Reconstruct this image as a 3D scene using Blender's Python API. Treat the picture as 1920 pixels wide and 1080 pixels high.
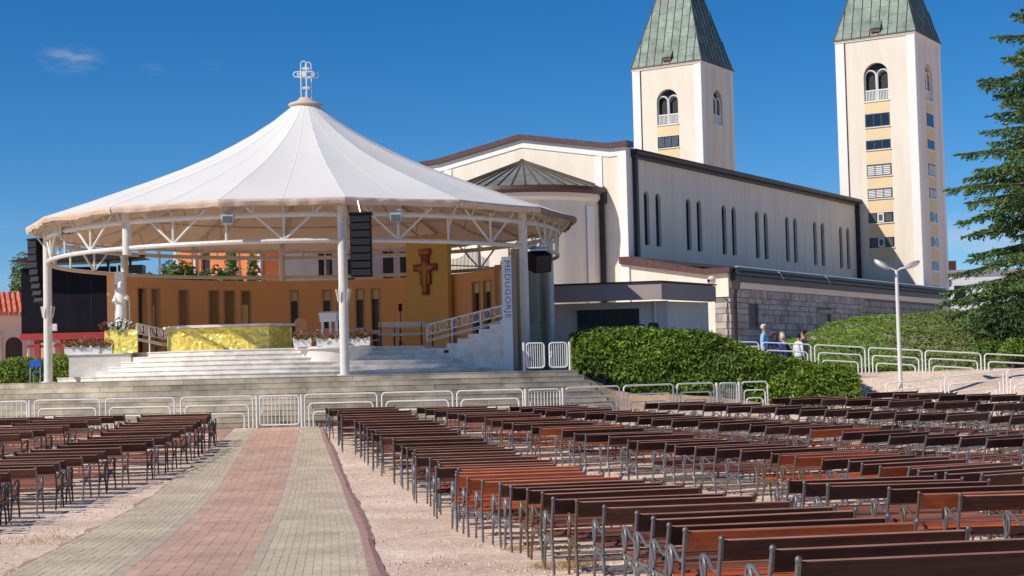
import bpy, math, random
from mathutils import Vector, Matrix
random.seed(7)
R = math.radians
for o in list(bpy.data.objects): bpy.data.objects.remove(o)
SC = bpy.context.scene
COL = SC.collection

# ---------------------------------------------------------------- camera
CAMZ = 2.3
PITCH = math.atan(158 / 3000.0)
ROLL = -0.024
cam_d = bpy.data.cameras.new('camera')
cam = bpy.data.objects.new('camera', cam_d)
COL.objects.link(cam)
cam_d.sensor_width = 36.0
cam_d.lens = 36.0 * 3000 / 1920
cam_d.clip_end = 6000
CM = Matrix.Rotation(math.pi / 2 + PITCH, 4, 'X') @ Matrix.Rotation(ROLL, 4, 'Z')
cam.matrix_world = Matrix.Translation((0, 0, CAMZ)) @ CM
SC.camera = cam

# ---------------------------------------------------------------- sky and sun
SUN_AZ = R(-118.0)      # measured from +Y towards +X
SUN_EL = R(40.0)
to_sun = Vector((math.sin(SUN_AZ) * math.cos(SUN_EL), math.cos(SUN_AZ) * math.cos(SUN_EL), math.sin(SUN_EL)))
w = bpy.data.worlds.new('World')
SC.world = w
w.use_nodes = True
nt = w.node_tree
nt.nodes.clear()
def wn(t, **k):
    n = nt.nodes.new(t)
    for a, b in k.items(): setattr(n, a, b)
    return n
sky = wn('ShaderNodeTexSky', sky_type='NISHITA', sun_disc=False, sun_elevation=SUN_EL, sun_rotation=SUN_AZ,
         air_density=0.75, dust_density=0.0, ozone_density=6.0, altitude=200)
hs = wn('ShaderNodeHueSaturation')
hs.inputs['Saturation'].default_value = 1.27
hs.inputs['Value'].default_value = 1.12
nt.links.new(sky.outputs[0], hs.inputs['Color'])
# a few thin clouds: noise shaped by elevation above the horizon, plus wisps higher up
tc = wn('ShaderNodeTexCoord')
sp = wn('ShaderNodeSeparateXYZ')
nt.links.new(tc.outputs['Generated'], sp.inputs[0])
mp = wn('ShaderNodeMapping'); mp.inputs['Scale'].default_value = (1, 1, 3.2)
nt.links.new(tc.outputs['Generated'], mp.inputs[0])
nz = wn('ShaderNodeTexNoise'); nz.inputs['Scale'].default_value = 9; nz.inputs['Detail'].default_value = 8; nz.inputs['Roughness'].default_value = .62
nt.links.new(mp.outputs[0], nz.inputs['Vector'])
def mr(src, a, b, c, d):
    n = wn('ShaderNodeMapRange'); n.interpolation_type = 'SMOOTHSTEP'
    for i, v_ in zip((1, 2, 3, 4), (a, b, c, d)): n.inputs[i].default_value = v_
    nt.links.new(src, n.inputs[0]); return n.outputs[0]
def mth(op, a, b):
    n = wn('ShaderNodeMath', operation=op)
    for i, s in ((0, a), (1, b)):
        if isinstance(s, (int, float)): n.inputs[i].default_value = s
        else: nt.links.new(s, n.inputs[i])
    return n.outputs[0]
low = mth('MULTIPLY', mr(nz.outputs['Fac'], .45, .68, 0, 1), mr(sp.outputs['Z'], .115, .035, 0, .8))
def wisp(vec, size, amount):
    n = wn('ShaderNodeVectorMath', operation='SUBTRACT'); n.inputs[1].default_value = vec
    nt.links.new(tc.outputs['Generated'], n.inputs[0])
    m = wn('ShaderNodeVectorMath', operation='MULTIPLY'); m.inputs[1].default_value = (1, 1, 2.1)
    nt.links.new(n.outputs[0], m.inputs[0])
    l = wn('ShaderNodeVectorMath', operation='LENGTH'); nt.links.new(m.outputs[0], l.inputs[0])
    nn = wn('ShaderNodeTexNoise'); nn.inputs['Scale'].default_value = 60; nn.inputs['Detail'].default_value = 6
    nt.links.new(mp.outputs[0], nn.inputs['Vector'])
    return mth('MULTIPLY', mr(l.outputs['Value'], size, size * .15, 0, amount), mr(nn.outputs['Fac'], .38, .66, .05, 1))
def pix_dir(px, py):
    return (CM.to_3x3() @ Vector(((px - 960) / 3000, (540 - py) / 3000, -1))).normalized()
cl = mth('ADD', low, wisp(pix_dir(132, 112), .024, .26))
cl = mth('ADD', cl, wisp(pix_dir(285, 130), .010, .07))
cl = mth('ADD', cl, wisp(pix_dir(405, 122), .010, .07))
mix = wn('ShaderNodeMix', data_type='RGBA')
nt.links.new(cl, mix.inputs['Factor'])
nt.links.new(hs.outputs[0], mix.inputs[6])
mix.inputs[7].default_value = (6.6, 6.8, 7.4, 1)
bg = wn('ShaderNodeBackground'); bg.inputs['Strength'].default_value = 0.105
wo = wn('ShaderNodeOutputWorld')
nt.links.new(mix.outputs[2], bg.inputs['Color'])
nt.links.new(bg.outputs[0], wo.inputs[0])
sun_d = bpy.data.lights.new('sun', 'SUN')
sun_d.energy = 5.0
sun_d.angle = R(0.53)
sun_d.color = (1.0, 0.93, 0.82)
sun = bpy.data.objects.new('sun', sun_d)
COL.objects.link(sun)
sun.rotation_euler = (-to_sun).to_track_quat('-Z', 'Y').to_euler()
sun.location = (0, 0, 60)
SC.view_settings.view_transform = 'Standard'
SC.view_settings.look = 'None'
SC.view_settings.exposure = -0.15
SC.view_settings.gamma = 1.0

# ---------------------------------------------------------------- helpers
def at(px, py, Y):
    d = CM.to_3x3() @ Vector(((px - 960) / 3000, (540 - py) / 3000, -1))
    return Vector((0, 0, CAMZ)) + d * (Y / d.y)
def sm(a, b, x):
    t = max(0.0, min(1.0, (x - a) / (b - a))); return t * t * (3 - 2 * t)
def tab(t, y):
    if y <= t[0][0]: return t[0][1]
    for (a, p), (b, q) in zip(t, t[1:]):
        if y <= b: return p + (q - p) * (y - a) / (b - a)
    return t[-1][1]
XF = {}
def thing(name, label, cat, loc=(0, 0, 0), rz=0.0, group=None):
    o = bpy.data.objects.new(name, None); COL.objects.link(o)
    o.empty_display_size = .3
    o.location = loc; o.rotation_euler = (0, 0, rz)
    o['label'] = label; o['category'] = cat
    if group: o['group'] = group
    XF[o] = (Vector(loc), rz)
    return o
def tag(o, label, cat, group=None):
    o['label'] = label; o['category'] = cat
    if group: o['group'] = group
    return o

class MB:
    def __init__(s): s.v = []; s.f = []
    def quad(s, a, b, c, d):
        n = len(s.v); s.v += [tuple(a), tuple(b), tuple(c), tuple(d)]; s.f.append((n, n + 1, n + 2, n + 3)); return s
    def poly(s, pts):
        n = len(s.v); s.v += [tuple(p) for p in pts]; s.f.append(tuple(range(n, n + len(pts)))); return s
    def box(s, c, d, rz=0.0, rx=0.0, ry=0.0, ch=0.0):
        m = Matrix.Translation(c) @ Matrix.Rotation(rz, 4, 'Z') @ Matrix.Rotation(ry, 4, 'Y') @ Matrix.Rotation(rx, 4, 'X')
        x, y, z = d[0] / 2, d[1] / 2, d[2] / 2; n = len(s.v)
        if ch:
            for zz, k in ((-z, ch), (-z + ch, 0), (z - ch, 0), (z, ch)):
                for q in ((-1, -1), (1, -1), (1, 1), (-1, 1)):
                    s.v.append(tuple(m @ Vector((q[0] * (x - k), q[1] * (y - k), zz))))
            s.f.append((n + 3, n + 2, n + 1, n))
            for j in range(3):
                for i in range(4):
                    s.f.append((n + 4 * j + i, n + 4 * j + (i + 1) % 4, n + 4 * j + 4 + (i + 1) % 4, n + 4 * j + 4 + i))
            s.f.append((n + 12, n + 13, n + 14, n + 15))
            return s
        for zz in (-z, z):
            for q in ((-1, -1), (1, -1), (1, 1), (-1, 1)):
                s.v.append(tuple(m @ Vector((q[0] * x, q[1] * y, zz))))
        s.f += [(n + 3, n + 2, n + 1, n), (n + 4, n + 5, n + 6, n + 7)] + [(n + i, n + (i + 1) % 4, n + 4 + (i + 1) % 4, n + 4 + i) for i in range(4)]
        return s
    def bx(s, x0, x1, y0, y1, z0, z1, ch=0.0):
        return s.box(((x0 + x1) / 2, (y0 + y1) / 2, (z0 + z1) / 2), (x1 - x0, y1 - y0, z1 - z0), ch=ch)
    def tube(s, pts, r, n=6, closed=False, caps=True):
        pts = [Vector(p) for p in pts]; L = len(pts); rings = []
        rr = r if isinstance(r, (list, tuple)) else [r] * L
        up = None
        for i, p in enumerate(pts):
            if closed: t = pts[(i + 1) % L] - pts[i - 1]
            else: t = pts[min(i + 1, L - 1)] - pts[max(i - 1, 0)]
            if t.length < 1e-9: t = Vector((0, 0, 1))
            t.normalize()
            if up is None:
                up = Vector((0, 0, 1)) if abs(t.z) < .9 else Vector((1, 0, 0))
            a = up - t * up.dot(t)
            if a.length < 1e-6: a = Vector((1, 0, 0)) - t * t.x
            a.normalize(); b = t.cross(a); up = a
            k = len(s.v)
            for j in range(n):
                an = 2 * math.pi * j / n
                s.v.append(tuple(p + a * (rr[i] * math.cos(an)) + b * (rr[i] * math.sin(an))))
            rings.append(k)
        for i in range(L if closed else L - 1):
            k, q = rings[i], rings[(i + 1) % L]
            for j in range(n): s.f.append((k + j, k + (j + 1) % n, q + (j + 1) % n, q + j))
        if caps and not closed:
            s.f.append(tuple(rings[0] + j for j in range(n - 1, -1, -1))); s.f.append(tuple(rings[-1] + j for j in range(n)))
        return s
    def prism(s, pts, ax, t0, t1):
        """pts: 2D outline; ax 'y' -> (x,z) extruded along y, 'x' -> (y,z) along x, 'z' -> (x,y) along z"""
        n = len(s.v); k = len(pts)
        mk = {'y': lambda a, b, t: (a, t, b), 'x': lambda a, b, t: (t, a, b), 'z': lambda a, b, t: (a, b, t)}[ax]
        for t in (t0, t1):
            for a, b in pts: s.v.append(mk(a, b, t))
        s.f.append(tuple(n + i for i in range(k))); s.f.append(tuple(n + k + i for i in range(k - 1, -1, -1)))
        for i in range(k): s.f.append((n + (i + 1) % k, n + i, n + k + i, n + k + (i + 1) % k))
        return s
    def lathe(s, prof, n, c=(0, 0, 0), a0=0.0, a1=2 * math.pi):
        full = abs(a1 - a0) > 2 * math.pi - 1e-4; m = n if full else n + 1; base = len(s.v)
        for i in range(m):
            a = a0 + (a1 - a0) * i / n
            for r, z in prof: s.v.append((c[0] + r * math.sin(a), c[1] - r * math.cos(a), c[2] + z))
        k = len(prof)
        for i in range(n):
            p, q = base + i * k, base + ((i + 1) % m) * k
            for j in range(k - 1): s.f.append((p + j, q + j, q + j + 1, p + j + 1))
        return s
    def ball(s, c, r, n=8, sc=(1, 1, 1)):
        prof = [(r * math.sin(math.pi * j / (n // 2 + 1)), -r * math.cos(math.pi * j / (n // 2 + 1))) for j in range(n // 2 + 2)]
        b = MB().lathe(prof, n); k = len(s.v)
        s.v += [(c[0] + x * sc[0], c[1] + y * sc[1], c[2] + z * sc[2]) for x, y, z in b.v]
        s.f += [tuple(k + i for i in f) for f in b.f]; return s
    def add(s, o, M=None):
        k = len(s.v); s.v += [tuple(M @ Vector(p)) for p in o.v] if M else o.v
        s.f += [tuple(k + i for i in f) for f in o.f]; return s
    def mesh(s, name, mat, smooth=False, inv=None):
        me = bpy.data.meshes.new(name)
        me.from_pydata([tuple(inv @ Vector(p)) for p in s.v] if inv else s.v, [], s.f)
        if mat: me.materials.append(mat)
        if smooth:
            me.polygons.foreach_set('use_smooth', [True] * len(me.polygons))
            try: me.set_sharp_from_angle(angle=R(40))
            except Exception: pass
        me.update()
        return me
def link(name, me, parent=None):
    o = bpy.data.objects.new(name, me); COL.objects.link(o)
    if parent: o.parent = parent; XF[o] = XF.get(parent, (Vector((0, 0, 0)), 0.0))
    else: XF[o] = (Vector((0, 0, 0)), 0.0)
    return o
def part(name, mb, mat, parent, smooth=False, local=False):
    inv = None
    if not local:
        loc, rz = XF[parent]
        inv = (Matrix.Translation(loc) @ Matrix.Rotation(rz, 4, 'Z')).inverted()
    return link(name, mb.mesh(name, mat, smooth, inv), parent)
def struct(name, mb, mat, smooth=False, kind='structure'):
    o = link(name, mb.mesh(name, mat, smooth)); o['kind'] = kind; return o

# ---------------------------------------------------------------- materials
def mk(name, c, r=.6, var=.12, sc=4.0, bump=0.0, bs=40.0, metal=0.0, rnd=0.0, isl=0.0, c2=None, coat=0.0, trans=0.0, spec=.5, stretch=None, huer=0.0):
    m = bpy.data.materials.new(name); m.use_nodes = True
    t = m.node_tree; P = t.nodes['Principled BSDF']; L = t.links.new
    P.inputs['Roughness'].default_value = r; P.inputs['Metallic'].default_value = metal
    P.inputs['Specular IOR Level'].default_value = spec
    if coat: P.inputs['Coat Weight'].default_value = coat; P.inputs['Coat Roughness'].default_value = .25
    tcn = t.nodes.new('ShaderNodeTexCoord'); src = tcn.outputs['Object']
    if stretch:
        q = t.nodes.new('ShaderNodeMapping'); q.inputs['Scale'].default_value = stretch; L(src, q.inputs[0]); src = q.outputs[0]
    n = t.nodes.new('ShaderNodeTexNoise'); n.inputs['Scale'].default_value = sc; n.inputs['Detail'].default_value = 7; n.inputs['Roughness'].default_value = .62
    L(src, n.inputs['Vector'])
    k = t.nodes.new('ShaderNodeMapRange'); k.inputs[1].default_value = .3; k.inputs[2].default_value = .7; L(n.outputs['Fac'], k.inputs[0])
    x = t.nodes.new('ShaderNodeMix'); x.data_type = 'RGBA'; L(k.outputs[0], x.inputs['Factor'])
    lo = tuple(v_ * (1 - var) for v_ in c); hi = tuple(min(1, v_ * (1 + var)) for v_ in (c2 or c))
    x.inputs[6].default_value = (*lo, 1); x.inputs[7].default_value = (*hi, 1); out = x.outputs[2]
    val = None
    def vary(sock, amt, val):
        a = t.nodes.new('ShaderNodeMapRange'); a.inputs[3].default_value = 1 - amt; a.inputs[4].default_value = 1 + amt; L(sock, a.inputs[0])
        if val is None: return a.outputs[0]
        b = t.nodes.new('ShaderNodeMath'); b.operation = 'MULTIPLY'; L(a.outputs[0], b.inputs[0]); L(val, b.inputs[1]); return b.outputs[0]
    if rnd: oi = t.nodes.new('ShaderNodeObjectInfo'); val = vary(oi.outputs['Random'], rnd, val)
    if isl:
        ge = t.nodes.new('ShaderNodeNewGeometry'); val = vary(ge.outputs['Random Per Island'], isl, val)
    if val is not None:
        h = t.nodes.new('ShaderNodeHueSaturation'); L(val, h.inputs['Value']); L(out, h.inputs['Color']); out = h.outputs[0]
        if huer and isl:
            a = t.nodes.new('ShaderNodeMapRange'); a.inputs[3].default_value = .5 - huer; a.inputs[4].default_value = .5 + huer
            wv = t.nodes.new('ShaderNodeMath'); wv.operation = 'FRACT'; w2 = t.nodes.new('ShaderNodeMath'); w2.operation = 'MULTIPLY'; w2.inputs[1].default_value = 7.31
            L(ge.outputs['Random Per Island'], w2.inputs[0]); L(w2.outputs[0], wv.inputs[0]); L(wv.outputs[0], a.inputs[0]); L(a.outputs[0], h.inputs['Hue'])
    L(out, P.inputs['Base Color'])
    if bump:
        nb = t.nodes.new('ShaderNodeTexNoise'); nb.inputs['Scale'].default_value = bs; nb.inputs['Detail'].default_value = 5; L(src, nb.inputs['Vector'])
        bp = t.nodes.new('ShaderNodeBump'); bp.inputs['Strength'].default_value = bump; bp.inputs['Distance'].default_value = .02
        L(nb.outputs['Fac'], bp.inputs['Height']); L(bp.outputs[0], P.inputs['Normal'])
    if trans:
        tr = t.nodes.new('ShaderNodeBsdfTranslucent'); L(out, tr.inputs['Color'])
        ms = t.nodes.new('ShaderNodeMixShader'); ms.inputs[0].default_value = trans
        L(P.outputs[0], ms.inputs[1]); L(tr.outputs[0], ms.inputs[2]); L(ms.outputs[0], t.nodes['Material Output'].inputs[0])
    return m
M = {}
def D(n, *a, **k): M[n] = mk(n, *a, **k)
D('gravel', (.70, .50, .365), .95, .16, .45, bump=.9, bs=26, c2=(.80, .61, .48))
D('pebble', (.68, .49, .375), .9, .15, 3, isl=.28)
D('straw', (.42, .30, .13), .9, .25, 3, isl=.4)
D('joint', (.40, .32, .26), .95, .2, 6)
D('paver_red', (.53, .325, .235), .85, .13, .7, bump=.2, bs=90, rnd=.07, c2=(.62, .39, .29))
D('paver_red_far', (.53, .325, .235), .85, .13, .7, bump=.2, bs=90, isl=.07, c2=(.62, .39, .29))
D('paver_grey', (.535, .42, .295), .85, .16, .7, bump=.2, bs=90, isl=.06, c2=(.61, .50, .36))
D('paver_tan', (.53, .415, .31), .85, .10, 1.1, bump=.2, bs=90, isl=.08, rnd=.06)
D('border_red', (.42, .235, .19), .9, .2, 2.5, bump=.3, bs=12)
D('concrete', (.40, .335, .24), .85, .34, 1.3, bump=.35, bs=30, rnd=.22, c2=(.48, .415, .315))
D('concrete_dark', (.36, .32, .245), .85, .25, 1.2, bump=.35, bs=30)
D('ramp_concrete', (.62, .56, .47), .85, .28, .6, bump=.3, bs=25)
D('marble', (.70, .635, .55), .45, .14, 2.2, rnd=.08, c2=(.78, .735, .675))
D('marble_floor', (.80, .74, .66), .5, .10, 1.5)
D('twig', (.16, .10, .06), .9, .3, 5, isl=.4)
D('soil', (.50, .33, .20), .95, .25, 1.8, bump=.8, bs=14)
D('earth', (.30, .25, .16), .95, .3, .4, bump=.5, bs=10)
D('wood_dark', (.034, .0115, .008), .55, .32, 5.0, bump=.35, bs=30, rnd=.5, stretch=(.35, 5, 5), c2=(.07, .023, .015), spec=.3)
D('wood_worn_lit', (.31, .145, .098), .6, .25, 5.0, rnd=.25, stretch=(.35, 5, 5), c2=(.40, .20, .14))  # bleached board tops, lightened further to paint in their sunlit edge
D('wood_brown', (.088, .033, .022), .55, .3, 5.0, bump=.35, bs=30, rnd=.5, stretch=(.35, 5, 5), c2=(.125, .05, .033), spec=.3)
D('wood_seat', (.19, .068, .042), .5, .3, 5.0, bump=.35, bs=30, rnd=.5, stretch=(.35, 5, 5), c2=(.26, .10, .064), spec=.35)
D('wood_red', (.47, .085, .020), .42, .22, 4.0, bump=.25, bs=30, rnd=.22, stretch=(.35, 5, 5), c2=(.52, .115, .030), coat=.2)
D('iron_silver', (.165, .165, .172), .38, .22, 14, metal=.35, bump=.1, bs=60, rnd=.15)
D('iron_dark', (.045, .043, .047), .42, .2, 14, metal=.35, bump=.1, bs=60, rnd=.2)
D('iron_bronze', (.15, .11, .072), .42, .25, 14, metal=.35, bump=.1, bs=60, rnd=.15)
D('white_paint', (.80, .80, .77), .35, .05, 6)
D('seam', (.90, .875, .835), .6, .08, 2)
D('steel_white', (.74, .71, .65), .4, .07, 3)
D('truss', (.62, .55, .46), .5, .08, 3)
D('galvanised', (.55, .57, .57), .4, .1, 10, metal=.5)
D('membrane', (.95, .925, .88), .6, .045, .35, trans=.17)
D('lining', (.86, .66, .48), .8, .05, .8, trans=.7)
D('valance', (.80, .62, .49), .7, .08, 2.0, trans=.2)
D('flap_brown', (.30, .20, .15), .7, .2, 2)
D('cream', (.82, .725, .60), .85, .085, 1.0, bump=.08, bs=60, stretch=(1, 1, .16))
D('cream_low', (.82, .74, .63), .85, .05, .4)
D('trim_white', (.86, .83, .78), .8, .05, .6, stretch=(1, 1, .16))
D('yellow', (.83, .63, .36), .85, .04, .5)
D('fascia', (.078, .032, .027), .45, .2, 3, c2=(.10, .045, .037))
D('fascia_dark', (.022, .015, .014), .45, .25, 3)
D('copper', (.13, .185, .158), .6, .28, 1.1, rnd=.16, c2=(.18, .235, .195), metal=.1)
D('copper_brown', (.105, .07, .055), .5, .25, 2, metal=.2)
D('copper_apse', (.185, .205, .185), .5, .2, .8, rnd=.10, c2=(.24, .25, .215), metal=.2)
D('stone', (.36, .315, .285), .9, .22, 1.6, bump=.8, bs=9, rnd=.2, c2=(.43, .385, .35))
D('mortar', (.20, .175, .16), .95, .2, 5)
D('glass_dark', (.012, .018, .026), .08, .3, 3, spec=.8)
D('glass_grey', (.10, .115, .125), .15, .3, 3)
D('window_brown', (.10, .065, .045), .4, .3, 3)
D('louver', (.80, .80, .80), .5, .05, 4)
D('dark', (.012, .012, .014), .5, .2, 5)
D('speaker', (.006, .006, .008), .6, .25, 12, bump=.2, bs=80, spec=.2)
D('screen', (.008, .007, .013), .6, .5, 1.2, spec=.15)
D('steel_red', (.42, .045, .035), .5, .12, 3)
D('orange_wall', (.88, .47, .21), .85, .06, .6)
D('niche', (.34, .21, .10), .8, .12, 1)
D('niche_frame', (.55, .36, .22), .8, .1, 2)
D('door_dark', (.055, .035, .02), .4, .3, 1.5)
D('cream_pane', (.80, .62, .33), .6, .06, 3)
D('ochre_panel', (.72, .47, .15), .8, .06, .8)
D('cross_wood', (.22, .045, .02), .5, .25, 4)
D('cross_gold', (.46, .20, .06), .5, .25, 5)
D('gold', (.86, .69, .14), .32, .10, 5, metal=.3, bump=.2, bs=7, c2=(.84, .68, .14), spec=.8)
D('statue', (.84, .82, .79), .5, .06, 6, bump=.2, bs=20)
D('petal_white', (.85, .83, .76), .7, .1, 10, isl=.15)
D('petal_red', (.33, .075, .06), .8, .25, 8, isl=.5)
D('leaf', (.12, .225, .018), .55, .2, .5, isl=.45, trans=.28, huer=.02, c2=(.20, .30, .026))
D('leaf_olive', (.115, .165, .028), .6, .25, .6, isl=.45, trans=.2, huer=.025, c2=(.165, .215, .042))
D('leaf_dark', (.045, .085, .018), .6, .2, .6, isl=.45, trans=.2, huer=.02)
D('leaf_tree', (.11, .175, .03), .6, .2, .6, isl=.45, trans=.25, huer=.03)
D('needle', (.10, .175, .048), .6, .2, .5, isl=.5, trans=.12, huer=.02, c2=(.15, .24, .07))
D('bark', (.10, .075, .055), .9, .3, 6, bump=.8, bs=16)
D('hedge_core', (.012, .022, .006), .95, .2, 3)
D('sign_white', (.80, .80, .80), .6, .04, 3)
D('sign_blue', (.05, .20, .48), .6, .05, 3)
D('annex_white', (.80, .79, .80), .85, .06, .6)
D('annex_fascia', (.42, .34, .33), .8, .06, .6)
D('olive_wall', (.42, .36, .25), .85, .1, .8)
D('olive_panel', (.30, .25, .17), .8, .1, .8)
D('brick_orange', (.72, .22, .075), .8, .12, .6, stretch=(1, 1, 6))
D('lilac_wall', (.52, .47, .46), .85, .12, .5)
D('roof_tile', (.60, .13, .05), .8, .2, 3, isl=.2)
D('pink_wall', (.72, .53, .43), .85, .06, .6)
D('plastic_blue', (.02, .10, .55), .4, .06, 4)
D('plastic_dark', (.012, .022, .028), .45, .1, 4)
D('stage_plank', (.62, .52, .42), .6, .12, 5)
D('skin', (.60, .32, .22), .55, .06, 12)
D('lamp_glass', (.75, .68, .58), .3, .1, 6)
D('wood_fence', (.40, .13, .05), .6, .15, 4)
for n_, c_ in dict(cloth_sky=(.28, .55, .83), cloth_blue=(.02, .10, .62), cloth_navy=(.018, .035, .12), cloth_white=(.78, .78, .80), cloth_black=(.015, .015, .02),
                   cloth_khaki=(.30, .25, .16), cloth_grey=(.16, .17, .19), hair_grey=(.60, .56, .50), hair_red=(.26, .06, .025), hair_blond=(.56, .38, .20), hair_dark=(.025, .016, .012)).items():
    D(n_, c_, .85, .12, 14)

# ================================================================ terrain
GT = [(-40, .35), (5, .35), (11.4, .2), (15, .11), (19.5, .03), (24, -.05), (29, -.075), (33, -.03), (37, .13), (41, .32), (45.5, .55), (49, .78), (51, .8), (53, .8)]
def T(x, y):
    if y <= 53: return tab(GT, y)
    z = .8 + 1.2 * max(sm(2.4, 4.8, x) * sm(53.6, 57.5, y), sm(64, 74, y))
    z += 1.5 * sm(60, 94, y) * (.35 + .65 * sm(-20, 10, x))
    return z
def frange(a, b, s):
    n = max(1, int(round((b - a) / s))); return [a + (b - a) * i / n for i in range(n)]
xs = frange(-900, -60, 120) + frange(-60, -24, 4) + frange(-24, 26, .5) + frange(26, 60, 4) + frange(60, 900, 120) + [900]
ys = frange(-30, 8, 3) + frange(8, 60, .5) + frange(60, 110, 3) + frange(110, 1500, 120) + [1500]
mb = MB()
for y in ys:
    for x in xs:
        h = T(x, y)
        if 8 < y < 49 and -24 < x < 26: h += .012 * math.sin(x * 2.3 + y * .7) * math.cos(y * 1.9 - x * .6) + random.uniform(-.006, .006)
        mb.v.append((x, y, h))
nx = len(xs)
for j in range(len(ys) - 1):
    for i in range(nx - 1):
        a = j * nx + i; mb.f.append((a, a + 1, a + nx + 1, a + nx))
ground = struct('gravel_ground', mb, M['gravel'], True)
g = M['gravel'].node_tree
P = g.nodes['Principled BSDF']
vo = g.nodes.new('ShaderNodeTexVoronoi'); vo.inputs['Scale'].default_value = 16
tcg = g.nodes.new('ShaderNodeTexCoord'); g.links.new(tcg.outputs['Object'], vo.inputs['Vector'])
hsg = g.nodes.new('ShaderNodeHueSaturation'); oldc = P.inputs['Base Color'].links[0].from_socket
mrg = g.nodes.new('ShaderNodeMapRange'); mrg.inputs[3].default_value = .78; mrg.inputs[4].default_value = 1.16
sx = g.nodes.new('ShaderNodeSeparateColor'); g.links.new(vo.outputs['Color'], sx.inputs[0]); g.links.new(sx.outputs[0], mrg.inputs[0])
g.links.new(mrg.outputs[0], hsg.inputs['Value']); g.links.new(oldc, hsg.inputs['Color']); g.links.new(hsg.outputs[0], P.inputs['Base Color'])

# ================================================================ paved path
def pcx(y): return -3.86 - .1124 * (y - 18.6)
def gw(y): return tab([(0, 1.30), (24, 1.26), (34, 1.02), (42, .70), (49, .42)], y)
PX = [0, .63, .78]
path = struct('paved_path', MB().add(MB()), M['joint'])
def strip(mb, f0, f1, dz, y0=9.0, y1=48.95, st=.5):
    y = y0; prev = None
    while y <= y1 + 1e-6:
        a, b = f0(y), f1(y); p = ((a, y, T(a, y) + dz), (b, y, T(b, y) + dz))
        if prev: mb.quad(prev[0], prev[1], p[1], p[0])
        prev = p; y += st
    return mb
bed = strip(MB(), lambda y: pcx(y) - .85 - gw(y) - .02, lambda y: pcx(y) + .85 + gw(y) + .02, .0275)
path.data = bed.mesh('paved_path', M['joint'])
def paver(x0, x1, y0, y1, jz):
    m = MB(); gap = .0018; ch = .002
    c = lambda x, y, dz: (x + pcx(y), y, T(x + pcx(y), y) + dz)
    z1 = .030 + jz
    lo = [c(x0 + gap, y0 + gap, .016), c(x1 - gap, y0 + gap, .016), c(x1 - gap, y1 - gap, .016), c(x0 + gap, y1 - gap, .016)]
    hi = [c(x0 + gap + ch, y0 + gap + ch, z1), c(x1 - gap - ch, y0 + gap + ch, z1), c(x1 - gap - ch, y1 - gap - ch, z1), c(x0 + gap + ch, y1 - gap - ch, z1)]
    m.v = lo + hi; m.f = [(4, 5, 6, 7)] + [(i, (i + 1) % 4, 4 + (i + 1) % 4, 4 + i) for i in range(4)]
    return m
far = {'paver_red_far': MB(), 'paver_grey': MB(), 'paver_tan': MB()}
cand = []
y = 9.0; row = 0
while y < 48.9:
    L = .30
    for i in range(8):
        x0 = -.70 + i * .175; cand.append((x0, x0 + .175, y, y + L, 'paver_red_far'))
    for s_ in (-1, 1):
        a = .70 if s_ > 0 else -.85; cand.append((a, a + .15, y, y + L, 'paver_tan'))
    y += L; row += 1
near = sorted([c for c in cand if c[2] > 17.3], key=lambda c: c[2])[:300]
ns = set(near)
for c in cand:
    if c in ns: part('paver', paver(*c[:4], random.uniform(-.002, .002)), M['paver_red' if 'red' in c[4] else 'paver_tan'], path)
    else: far[c[4]].add(paver(*c[:4], random.uniform(-.002, .002)))
y = 9.0
while y < 48.8:
    n = max(3, int(round(gw(int(y / 2.1) * 2.1) / .105)))
    for s_ in (-1, 1):
        for i in range(n):
            a = .85 + i * gw(y) / n; b = .85 + (i + 1) * gw(y) / n
            if s_ < 0: a, b = -b, -a
            yo = y + (.105 if i % 2 else 0)
            far['paver_grey'].add(paver(a, b, yo, yo + .21, random.uniform(-.0025, .0025)))
    y += .21
for k, m_ in far.items():
    o = part('pavers', m_, M[k], path); o['kind'] = 'stuff'
RJ = random.Random(5)
bm = MB(); prev = None; y = 12.0
def wob(y, s): return .5 + .5 * math.sin(y * 1.7 + s) * math.sin(y * .63 + s * 2) + .25 * math.sin(y * 5.1 + s)
while y < 48.9:
    a = pcx(y) + .87 + gw(y); wd = .19 + .03 * math.sin(y * .5) + RJ.uniform(-.02, .02)
    p = ((a, y, T(a, y) + .030), (a + wd * .5, y, T(a, y) + .034), (a + wd, y, T(a, y) + .006))
    if prev: bm.quad(prev[0], prev[1], p[1], p[0]); bm.quad(prev[1], prev[2], p[2], p[1])
    prev = p; y += .6
part('red_border', bm, M['border_red'], path)
bm = MB(); prev = None; y = 12.0
while y < 48.9:
    a = pcx(y) - .87 - gw(y); wd = .03 + .16 * max(0, wob(y, 1.9) - .25) + .35 * sm(44, 48.5, y)
    p = ((a - wd, y, T(a, y) + .006), (a, y, T(a, y) + .030))
    if prev: bm.quad(prev[0], prev[1], p[1], p[0])
    prev = p; y += .25
part('red_border', bm, M['border_red'], path)
# crossing strip of red paving in front of the fence
cs = MB(); prev = None
for i in range(60):
    x = -16 + i * .4
    if pcx(48.9) - 1.3 < x < pcx(48.9) + .75: prev = None; continue
    p = ((x, 48.0 + .15 * wob(x * 2, 0), T(x, 48.1) + .008), (x, 49.25, T(x, 49.25) + .012))
    if prev: cs.quad(prev[0], p[0], p[1], prev[1])
    prev = p
struct('crossing_pavement', cs, M['border_red'])

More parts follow.
